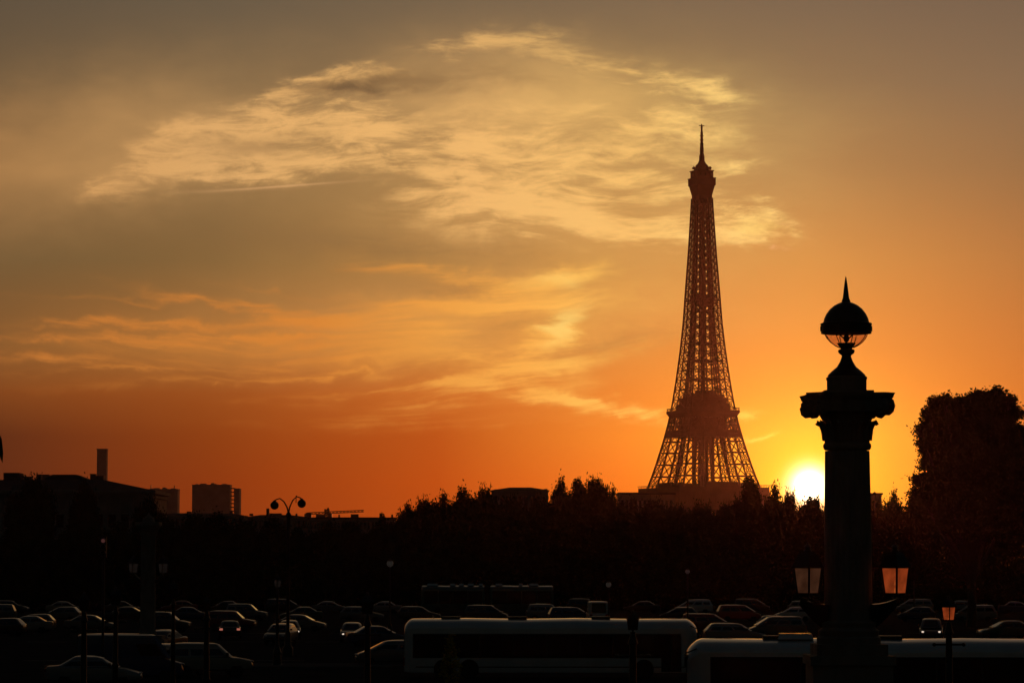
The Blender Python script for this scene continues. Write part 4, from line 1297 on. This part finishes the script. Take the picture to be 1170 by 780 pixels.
# traffic signal with a red lens
D = 150.0
t = thing('traffic_signal', 'traffic signal with a faint red lens in front of the dark palace', 'traffic light', (px2x(119.5, D), D, 0))
z = py2z(617.5, D)
b = MB(); b.lathe([(.12, 0), (.12, .8), (.07, .9), (.06, z + .3)], 12); b.build('pole', M['cast'], t, 40)
b = MB(); b.box((0, -.14, z - .3), (.32, .2, 1.0)); hs = b.build('housing', M['trim'], t)
for i, m_ in enumerate(('red_lamp', 'pane', 'pane')):
    b = MB(); b.lathe([(.10, 0), (.08, .015), (.02, .03)], 14); o = b.build('lens', M[m_], hs); o.rotation_euler = (PI / 2, 0, 0); o.location = (0, -.242, z - .3 * i)
    b = MB(); b.prism([(.15 * math.cos(a_), .15 * math.sin(a_)) for a_ in [PI * q / 8 for q in range(9)]] + [(.13 * math.cos(a_), .13 * math.sin(a_)) for a_ in [PI * (8 - q) / 8 for q in range(9)]], -.40, -.242); v_ = b.build('visor', M['trim'], hs); v_.location = (0, 0, z - .3 * i)

# ================================================================== vehicles
def wheel(parent, x, y, r, w, n=18):
    b = MB()
    b.lathe([(r * .62, -w / 2), (r * .93, -w / 2), (r, -w * .35), (r, w * .35), (r * .93, w / 2), (r * .62, w / 2)], n)
    t = b.build('wheel', M['rubber'], parent, 40)
    t.rotation_euler = (PI / 2, 0, 0); t.location = (x, y, r)
    b = MB(); b.lathe([(r * .64, -w * .38), (r * .58, w * .30), (r * .16, w * .38), (.001, w * .40)], n)
    b.lathe([(r * .64, w * .38), (r * .58, -w * .30), (r * .16, -w * .38), (.001, -w * .40)], n)
    b.build('rim', M['rim'], t, 40)


# side profiles, x from the rear (-) to the front (+): (x, z) of the belt-line hull and the glasshouse
CARS = {
    'saloon': dict(L=4.5, Wd=1.76, H=1.44, wb=(-1.32, 1.36), r=.31,
                   hull=[(-2.25, .45, .82), (-2.18, .30, .98), (-1.55, .26, 1.02), (-.9, .24, .98), (.75, .24, .94), (1.5, .25, .86), (2.1, .28, .70), (2.25, .38, .56)],
                   house=[(-1.75, -1.0), (1.22, .42)]),
    'hatchback': dict(L=3.9, Wd=1.68, H=1.46, wb=(-1.16, 1.20), r=.29,
                      hull=[(-1.95, .45, .86), (-1.88, .30, 1.00), (-1.4, .26, 1.00), (-.6, .24, .97), (.75, .24, .95), (1.4, .25, .88), (1.82, .28, .72), (1.95, .38, .56)],
                      house=[(-1.90, -1.45), (1.25, .35)]),
    'estate': dict(L=4.55, Wd=1.76, H=1.50, wb=(-1.30, 1.38), r=.31,
                   hull=[(-2.27, .45, .88), (-2.2, .30, 1.02), (-1.6, .26, 1.02), (-.9, .24, 1.0), (.75, .24, .96), (1.5, .25, .88), (2.1, .28, .72), (2.27, .38, .56)],
                   house=[(-2.2, -1.75), (1.22, .42)]),
    'off-road car': dict(L=4.4, Wd=1.84, H=1.76, wb=(-1.3, 1.34), r=.36,
                         hull=[(-2.2, .55, 1.0), (-2.14, .42, 1.12), (-1.6, .38, 1.14), (-.9, .36, 1.12), (.8, .36, 1.08), (1.5, .37, 1.02), (2.08, .40, .90), (2.2, .48, .72)],
                         house=[(-2.12, -1.85), (1.15, .5)]),
    'van': dict(L=5.2, Wd=1.95, H=2.35, wb=(-1.6, 1.7), r=.34,
                hull=[(-2.6, .5, 1.2), (-2.56, .32, 1.25), (-1.8, .30, 1.25), (-.9, .28, 1.24), (1.2, .28, 1.22), (1.9, .29, 1.12), (2.5, .32, .95), (2.6, .42, .72)],
                house=[(-2.58, -2.5), (2.0, 1.25)]),
    'minivan': dict(L=4.5, Wd=1.80, H=1.68, wb=(-1.3, 1.42), r=.31,
                    hull=[(-2.25, .45, .95), (-2.2, .30, 1.06), (-1.6, .26, 1.06), (-.9, .24, 1.04), (.9, .24, 1.02), (1.6, .25, .94), (2.1, .28, .78), (2.25, .38, .58)],
                    house=[(-2.2, -1.9), (1.72, .72)]),
}


def ring(x, zb, zt, w):
    """Half-round section of the hull, 10 points."""
    m_ = (zb + zt) / 2
    return [(x, -w * .84, zb), (x, -w * .97, zb + .10), (x, -w, m_), (x, -w * .97, zt - .07), (x, -w * .86, zt),
            (x, w * .86, zt), (x, w * .97, zt - .07), (x, w, m_), (x, w * .97, zb + .10), (x, w * .84, zb)]


def make_car(kind):
    c = CARS[kind]
    t = thing('car', kind, 'van' if kind == 'van' else 'car')
    hw = c['Wd'] / 2
    b = MB()
    n = 10
    hull = c['hull']
    for i, (x, zb, zt) in enumerate(hull):
        w = hw * (.86 if i in (0, len(hull) - 1) else .97 if i in (1, len(hull) - 2) else 1.0)
        b.v += ring(x, zb, zt, w)
    for i in range(len(hull) - 1):
        for k in range(n):
            a = i * n + k; q = i * n + (k + 1) % n
            b.f.append((a, q, q + n, a + n))
    b.f.append(tuple(range(n))[::-1]); b.f.append(tuple((len(hull) - 1) * n + k for k in range(n)))
    # glasshouse: pillars and roof as one lofted shell
    (xr0, xr1), (xf0, xf1) = c['house']
    H = c['H']; zb = 1.22 if kind == 'van' else hull[3][2]
    zb -= .03
    wb_, wt = hw * .93, hw * (.86 if kind == 'van' else .70)
    def sec(f):
        """glasshouse outline at height fraction f: rear x, front x, half width, z"""
        return xr0 + (xr1 - xr0) * f, xf0 + (xf1 - xf0) * f, wb_ + (wt - wb_) * f, zb + (H - .06 - zb) * f
    lv = [(0, 0), (.5, .012), (.86, .02), (1.0, .0)]
    rows_ = []
    for f, bulge in lv:
        a, d, w, z = sec(f); w += bulge; i = .12
        rows_.append([(a, -w + i, z), (a + i, -w, z), (d - i * 1.6, -w, z), (d, -w + i * 1.4, z), (d, w - i * 1.4, z), (d - i * 1.6, w, z), (a + i, w, z), (a, w - i, z)])
    a, d, w, z = sec(1.0); i = .12
    rows_.append([(a + .12, -w + i + .1, H), (a + i + .1, -w + .1, H), (d - i * 1.6 - .2, -w + .1, H - .01), (d - .2, -w + i * 1.4 + .1, H - .012), (d - .2, w - i * 1.4 - .1, H - .012), (d - i * 1.6 - .2, w - .1, H - .01), (a + i + .1, w - .1, H), (a + .12, w - i - .1, H)])
    o = len(b.v)
    for r_ in rows_: b.v += r_
    for j in range(len(rows_) - 1):
        for k in range(8):
            p_ = o + j * 8 + k; q = o + j * 8 + (k + 1) % 8
            b.f.append((p_, q, q + 8, p_ + 8))
    last = rows_[-1]; mx_ = (a + d) / 2
    rows_.append([(mx_ + (p[0] - mx_) * .55, p[1] * .5, p[2] + .035) for p in last])
    b.v += rows_[-1]
    j = len(rows_) - 2
    for k in range(8):
        p_ = o + j * 8 + k; q = o + j * 8 + (k + 1) % 8
        b.f.append((p_, q, q + 8, p_ + 8))
    b.f.append(tuple(o + (len(rows_) - 1) * 8 + k for k in range(8)))
    b.build('body', PAINT['charcoal'], t, 35, True)
    # glass panels, each 6 mm proud of the shell
    def gp(f, side, x_off0, x_off1):
        a, d, w, z = sec(f)
        bul = .013 if .3 < f < .9 else 0
        return (a + x_off0, side * (w + bul + .006), z), (d + x_off1, side * (w + bul + .006), z)
    for s in (-1, 1):
        lo = gp(.10, s, .25, -.32); hi = gp(.88, s, .22, -.28)
        spl = [0, .46, .52, 1] if kind != 'van' else [.72, 1]
        if kind in ('estate', 'minivan', 'off-road car'): spl = [0, .28, .33, .62, .67, 1]
        for k in range(0, len(spl), 2):
            u, v = spl[k], spl[k + 1]
            P = lambda e, f: tuple(Vector(e[0]).lerp(Vector(e[1]), f))
            g_ = MB(); g_.add([P(lo, u), P(lo, v), P(hi, v), P(hi, u)], [(0, 1, 2, 3) if s < 0 else (3, 2, 1, 0)])
            g_.build('side_window', M['glass'], t)
    for nm, e, off in (('windscreen', 1, .008), ('rear_window', 0, -.008)):
        p = []
        for f in (.08, .92):
            a, d, w, z = sec(f)
            x = (d if e else a) + off
            p.append(((x, -w + .19, z), (x, w - .19, z)))
        g_ = MB(); g_.add([p[0][0], p[0][1], p[1][1], p[1][0]], [(0, 1, 2, 3) if e else (3, 2, 1, 0)])
        g_.build(nm, M['glass'], t)
    xf = hull[-2][0]; zf = hull[-2][2]
    xr = hull[1][0]
    for s in (-1, 1):
        b = MB(); b.sphere((0, 0, 0), .10, 12, 8, .62); o = b.build('headlight', M['head_off'], t, 60); o.location = (xf + .06, s * hw * .70, zf - .07)
        b = MB(); b.box((xr - .03, s * hw * .76, hull[1][2] - .16), (.10, .26, .16)); b.build('tail_light', M['tail'], t)
        b = MB(); b.box((xf1 + .35, s * (hw * .98 + .07), zb + .13), (.14, .18, .13), None, .8); b.build('mirror', M['trim'], t)
    b = MB(); b.box((hull[-1][0] - .02, 0, .50), (.06, hw * 1.1, .10)); b.build('grille', M['trim'], t)
    for x in c['wb']:
        for s in (-1, 1): wheel(t, x, s * (hw - .11), c['r'], .2)
    return t


PROTO = {k: make_car(k) for k in CARS}
PUSED = set()


def car(px, D, rz, kind, paint, label, lights=None, group=None):
    loc = (px2x(px, D), D, 0)
    if kind in PUSED:
        t = dup(PROTO[kind], loc, R(rz), label)
    else:
        PUSED.add(kind); t = PROTO[kind]; KIDS.setdefault(t.name, [(c, kids(c)) for c in kids(t)])
        t.location = loc; t.rotation_euler = (0, 0, R(rz)); t['label'] = label
    if group: t['group'] = group
    for c in kids_of(t):
        n = c.name.split('.')[0]
        m_ = PAINT[paint] if n == 'body' else M['head_on'] if (n == 'headlight' and lights == 'head') else M['tail_on'] if (n == 'tail_light' and lights == 'tail') else None
        if m_:
            c.material_slots[0].link = 'OBJECT'; c.material_slots[0].material = m_
    return t


CH = {}
def kids_of(t):
    return list(t.children)


KINDS_ = ['saloon', 'hatchback', 'estate', 'saloon', 'hatchback', 'minivan', 'off-road car', 'saloon']
PAINTS_ = ['black', 'charcoal', 'grey', 'silver', 'blue', 'black', 'charcoal', 'silver', 'white', 'green', 'grey', 'red', 'beige']
rc = random.Random(21)
bpy.context.view_layer.update()


def car_row(where, group, D, x0, x1, gap, jitter, skip=(), rot=8):
    px = x0; n = 0
    last = None
    while px < x1:
        kind = KINDS_[rc.randrange(len(KINDS_))]; paint = PAINTS_[rc.randrange(len(PAINTS_))]
        step = (CARS[kind]['L'] + gap + rc.uniform(-.3, 1.2)) * F / D
        d = D + rc.uniform(-jitter, jitter)
        if not any(a < px < b for a, b in skip):
            rz = (0 if rc.random() < .55 else 180) + rc.uniform(-rot, rot)
            lab = '%s %s, %s from the left in %s' % (paint, kind, ORD[n], where)
            car(px, d, rz, kind, paint, lab, None, group)
            n += 1
        px += step


car_row('the farthest line of cars', 'farthest line of cars', 372, 14, 1175, 1.3, 5, ((478, 640),))
car_row('the second farthest line of cars', 'second farthest line of cars', 318, -4, 1175, 1.4, 4, ((632, 700), (925, 1010)))
car_row('the middle line of cars', 'middle line of cars', 268, 40, 430, 1.3, 4)
car_row('the short car line by the column', 'short line of cars by the column', 262, 806, 940, 1.1, 4)

G = 'single cars on the square'
car(33, 262, 184, 'saloon', 'silver', 'silver saloon alone on the road at the left edge', None, G)
car(4, 250, 172, 'hatchback', 'black', 'dark hatchback with a bright headlight, cut by the left edge', 'head', G)
car(187, 205, 250, 'saloon', 'black', 'black saloon with a lit lamp driving away from the dim far pillar', 'head', G)
car(322, 224, 262, 'estate', 'charcoal', 'charcoal estate with lit tail lamps behind the island lantern post', None, G)
car(332, 240, 276, 'hatchback', 'black', 'black hatchback facing us with two lit lamps, right of the island lantern post', 'head', G)
car(403, 232, 272, 'saloon', 'charcoal', 'charcoal saloon facing us with two lit lamps, left of the yellowish lantern post', 'head', G)
car(264, 240, 95, 'saloon', 'black', 'black saloon with faint red tail lamps above the pale off-road car', 'tail', G)
car(432, 219, 14, 'saloon', 'blue', 'blue saloon behind the rear end of the long white coach', None, G)
car(446, 176, 186, 'hatchback', 'grey', 'grey hatchback half hidden by the rear end of the long white coach', None, G)
car(240, 158, 12, 'off-road car', 'beige', 'pale off-road car with a squared back in the left foreground', None, G)
car(199, 160, 66, 'minivan', 'beige', 'pale minivan cut by shadow beside the pale off-road car', None, G)
car(150, 152, 10, 'van', 'blue', 'dark blue van low in the left foreground', None, G)
car(110, 146, 4, 'saloon', 'silver', 'silver saloon showing only its roof at the bottom edge', None, G)
car(682, 292, 92, 'van', 'white', 'white van seen from behind at the front of the articulated bus', None, G)
car(652, 300, 8, 'minivan', 'blue', 'blue minivan between the articulated bus and the white van', None, G)
car(838, 226, 6, 'estate', 'silver', 'silver estate just above the roof of the nearest coach', None, G)
car(886, 245, 186, 'minivan', 'grey', 'grey minivan left of the dull column lantern', None, G)
car(1062, 236, 262, 'minivan', 'charcoal', 'charcoal minivan with two lit lamps left of the orange lantern post', 'head', G)
car(1148, 240, 190, 'saloon', 'green', 'dark green saloon at the right edge above the nearest coach', None, G)


def bus_body(name, cx_, L_, W_, H_, z0, paint, parent, r0=.42, r1=.60):
    """Lofted coach shell: upright sides, curved shoulders, cambered roof, rounded ends."""
    hw = W_ / 2
    b = MB()
    def half(sc_y, top, low):
        q = []
        for k in range(13):
            t_ = PI / 2 * k / 12
            y = math.cos(t_) ** .55 if k < 12 else 0.0
            q.append((hw * sc_y * y, top - .50 + .34 * math.sin(t_) + .16 * (1 - y * y)))
        pts = [(hw * sc_y * .97, low), (hw * sc_y, low + .12)] + q
        return [(y, z) for y, z in pts] + [(-y, z) for y, z in reversed(pts[:-1])]
    secs = []
    for f in (0, .12, .3, .55, .8, 1.0):
        u = 1 - f
        secs.append((cx_ - L_ / 2 + r0 * f, math.sqrt(max(0, 1 - u * u)) * .16 + .84, H_ - .30 * u ** 2, z0 + .05 * u))
    for f in (.2, .4, .6, .8):               # slight unevenness of the long roof skin
        secs.append((cx_ - L_ / 2 + r0 + (L_ - r0 - r1) * f, 1.0, H_ + (.022 if f in (.2, .6) else -.018), z0))
    for f in (1.0, .8, .55, .3, .12, 0):
        u = 1 - f
        secs.append((cx_ + L_ / 2 - r1 * f, math.sqrt(max(0, 1 - u * u)) * .18 + .82, H_ - .42 * u ** 2, z0 + .05 * u))
    nn = len(half(1, H_, z0))
    for x, sy_, top, low in secs:
        b.v += [(x, y, z) for y, z in half(sy_, top, low)]
    for i in range(len(secs) - 1):
        for k in range(nn):
            p_ = i * nn + k; q = i * nn + (k + 1) % nn
            b.f.append((p_, q, q + nn, p_ + nn))
    b.f.append(tuple(range(nn))[::-1]); b.f.append(tuple((len(secs) - 1) * nn + k for k in range(nn)))
    return b.build(name, paint, parent, 50, True)


def make_bus(name, label, cat, loc, rz, L_, W_, H_, paint, doors=(), bays=7, hatches=(), cond=None, band=(.42, .80), group=None, bend=None, front=1):
    """A coach: rounded body, glazed side bays, windscreen, doors, roof gear, wheels. Its front looks along +x."""
    t = thing(name, label, cat, loc, rz, group)
    hw = W_ / 2; z0 = .32
    bus_body('body', 0.0, L_, W_, H_, z0, paint, t)
    zb, zt = H_ * band[0], H_ * band[1]
    xs0, xs1 = -L_ / 2 + .45, L_ / 2 - .85
    for s in (-1, 1):
        b = MB(); b.box(((xs0 + xs1) / 2, s * (hw + .002), (zb + zt) / 2), (xs1 - xs0, .03, zt - zb + .06)); b.build('window_band', M['trim'], t)
        b = MB(); b.box((L_ / 2 - 1.95, s * (hw + .010), (z0 + .8 + zt) / 2), (2.1, .03, zt - z0 - .8)); b.build('front_quarter_window', M['glass'], t)
        for k in range(bays):
            a = xs0 + (xs1 - xs0) * k / bays + .03; d = xs0 + (xs1 - xs0) * (k + 1) / bays - .03
            b = MB(); b.box(((a + d) / 2, s * (hw + .006), (zb + zt) / 2), (d - a, .03, zt - zb)); b.build('side_window', M['glass'], t)
        b = MB(); b.box((0, s * (hw + .004), z0 + .28), (L_ - 1.2, .02, .05)); b.build('trim_strip', M['trim'], t)
    b = MB(); b.box((L_ / 2 + .0, 0, (zb + zt) / 2 - .15), (.06, W_ - .5, zt - zb + .5), Matrix.Rotation(-.0, 3, 'Y')); b.build('windscreen', M['glass'], t)
    b = MB(); b.box((-L_ / 2 - .005, 0, (zb + zt) / 2 + .1), (.05, W_ - .8, zt - zb - .25)); b.build('rear_window', M['glass'], t)
    for xd in doors:
        b = MB(); b.box((xd, -hw - .014, z0 + .95), (1.0, .03, 1.8)); d_ = b.build('door', M['glass'], t)
        b = MB(); b.beam((xd, -hw - .034, z0 + .1), (xd, -hw - .034, z0 + 1.8), .05); b.build('handle', M['trim'], d_)
    for x in hatches:
        b = MB(); b.box((x, 0, H_ + .035), (.95, .9, .13)); b.build('roof_hatch', M['trim'], t)
    if cond:
        b = MB(); b.box((cond[0], 0, H_ + .08), (cond[1], W_ * .62, .2), None, .9); b.build('air_conditioner', paint, t)
    for s in (-1, 1):
        b = MB(); b.sphere((L_ / 2 - .02, s * hw * .72, z0 + .42), .13, 12, 8); b.build('headlight', M['head_off'], t, 60)
        b = MB(); b.box((-L_ / 2 - .01, s * hw * .8, z0 + .55), (.06, .22, .4)); b.build('tail_light', M['tail'], t)
        b = MB(); b.tube([(L_ / 2 - .35, s * (hw - .1), H_ - .35), (L_ / 2 + .02, s * (hw + .18), H_ - .5), (L_ / 2 + .04, s * (hw + .2), H_ - .62)], .025, 6); b.box((L_ / 2 + .04, s * (hw + .2), H_ - .8), (.10, .22, .38)); b.build('mirror', M['trim'], t)
    for x in (L_ / 2 - 2.7, -L_ / 2 + 3.3) + ((-L_ / 2 + 2.0,) if L_ > 13 else ()):
        for s in (-1, 1): wheel(t, x, s * (hw - .12), .5, .3, 22)
    return t


make_bus('coach', 'long white coach with a rounded roof and dark windows in the middle foreground', 'bus', (px2x(629.5, 156), 157.3, 0), R(-1.2), 14.85, 2.55, 3.02, BUSW,
         (6.1,), 8, (-5.1, -1.7, 2.55), (-6.0, .01), (.36, .74))
c2 = make_bus('coach', 'nearest white coach with a broad pale roof, passing behind the stone column pedestal', 'bus', (px2x(984, 112), 112.6, 0), R(176.8), 12.7, 2.55, 3.06, BUSW,
              (4.9,), 7, (-1.0, 3.1), (2.4, 1.3), (.40, .78))
# articulated bus: two bodies and a bellows
D = 364.0
t = thing('articulated_bus', 'dark articulated bus with roof units parked behind the car lines', 'bus', (px2x(557, D), D, 0))
t.scale = (.852, 1, 1)
H_ = py2z(668.5, D)
for nm, x0, x1 in (('front_body', .35, 9.15), ('rear_body', -9.15, -.35)):
    bus_body(nm, (x0 + x1) / 2, x1 - x0, 2.5, H_, .35, BUSG, t, .15, .15)
    for k in range(4):
        a = x0 + .3 + (x1 - x0 - .6) * k / 4 + .05; d = x0 + .3 + (x1 - x0 - .6) * (k + 1) / 4 - .05
        b = MB(); b.box(((a + d) / 2, -1.257, 2.0), (d - a, .03, 1.5)); b.build('side_window', M['glass'], t)
for x, w in ((-7.6, 1.6), (-4.8, .8), (-3.6, .7), (-2.3, .9), (-.9, .6), (1.6, 1.0), (4.6, .5), (6.4, 1.4)):
    b = MB(); b.box((x, 0, H_ + .12), (w, 1.4, .24), None, .85); b.build('roof_unit', BUSW, t)
b = MB()
for k in range(7): b.box((-.3 + .1 * k, 0, .5 + (H_ - .6) / 2), (.06, 2.42 if k % 2 else 2.2, H_ - .6))
b.build('bellows', M['rubber'], t)
b = MB(); b.box((9.16, 0, 2.0), (.04, 2.1, 1.6)); b.build('windscreen', M['glass'], t)
for x in (6.6, -2.6, -6.9):
    for s in (-1, 1): wheel(t, x, s * 1.12, .48, .28)

# ================================================================== evening air
g = MB()
g.box((0, 1450, 170), (2600, 3300, 342))
hz = g.build('haze', M['asphalt'])
tag(hz, kind='stuff')
hm = bpy.data.materials.new('evening_haze'); hm.use_nodes = True
nt = hm.node_tree; nt.nodes.clear()
vo = nt.nodes.new('ShaderNodeVolumePrincipled')
vo.inputs['Color'].default_value = (0.98, 0.64, 0.62, 1)
vo.inputs['Density'].default_value = 0.000022
vo.inputs['Anisotropy'].default_value = 0.92
oo = nt.nodes.new('ShaderNodeOutputMaterial')
nt.links.new(vo.outputs[0], oo.inputs['Volume'])
hm.cycles.homogeneous_volume = True if hasattr(hm.cycles, 'homogeneous_volume') else None
hz.data.materials.clear(); hz.data.materials.append(hm)
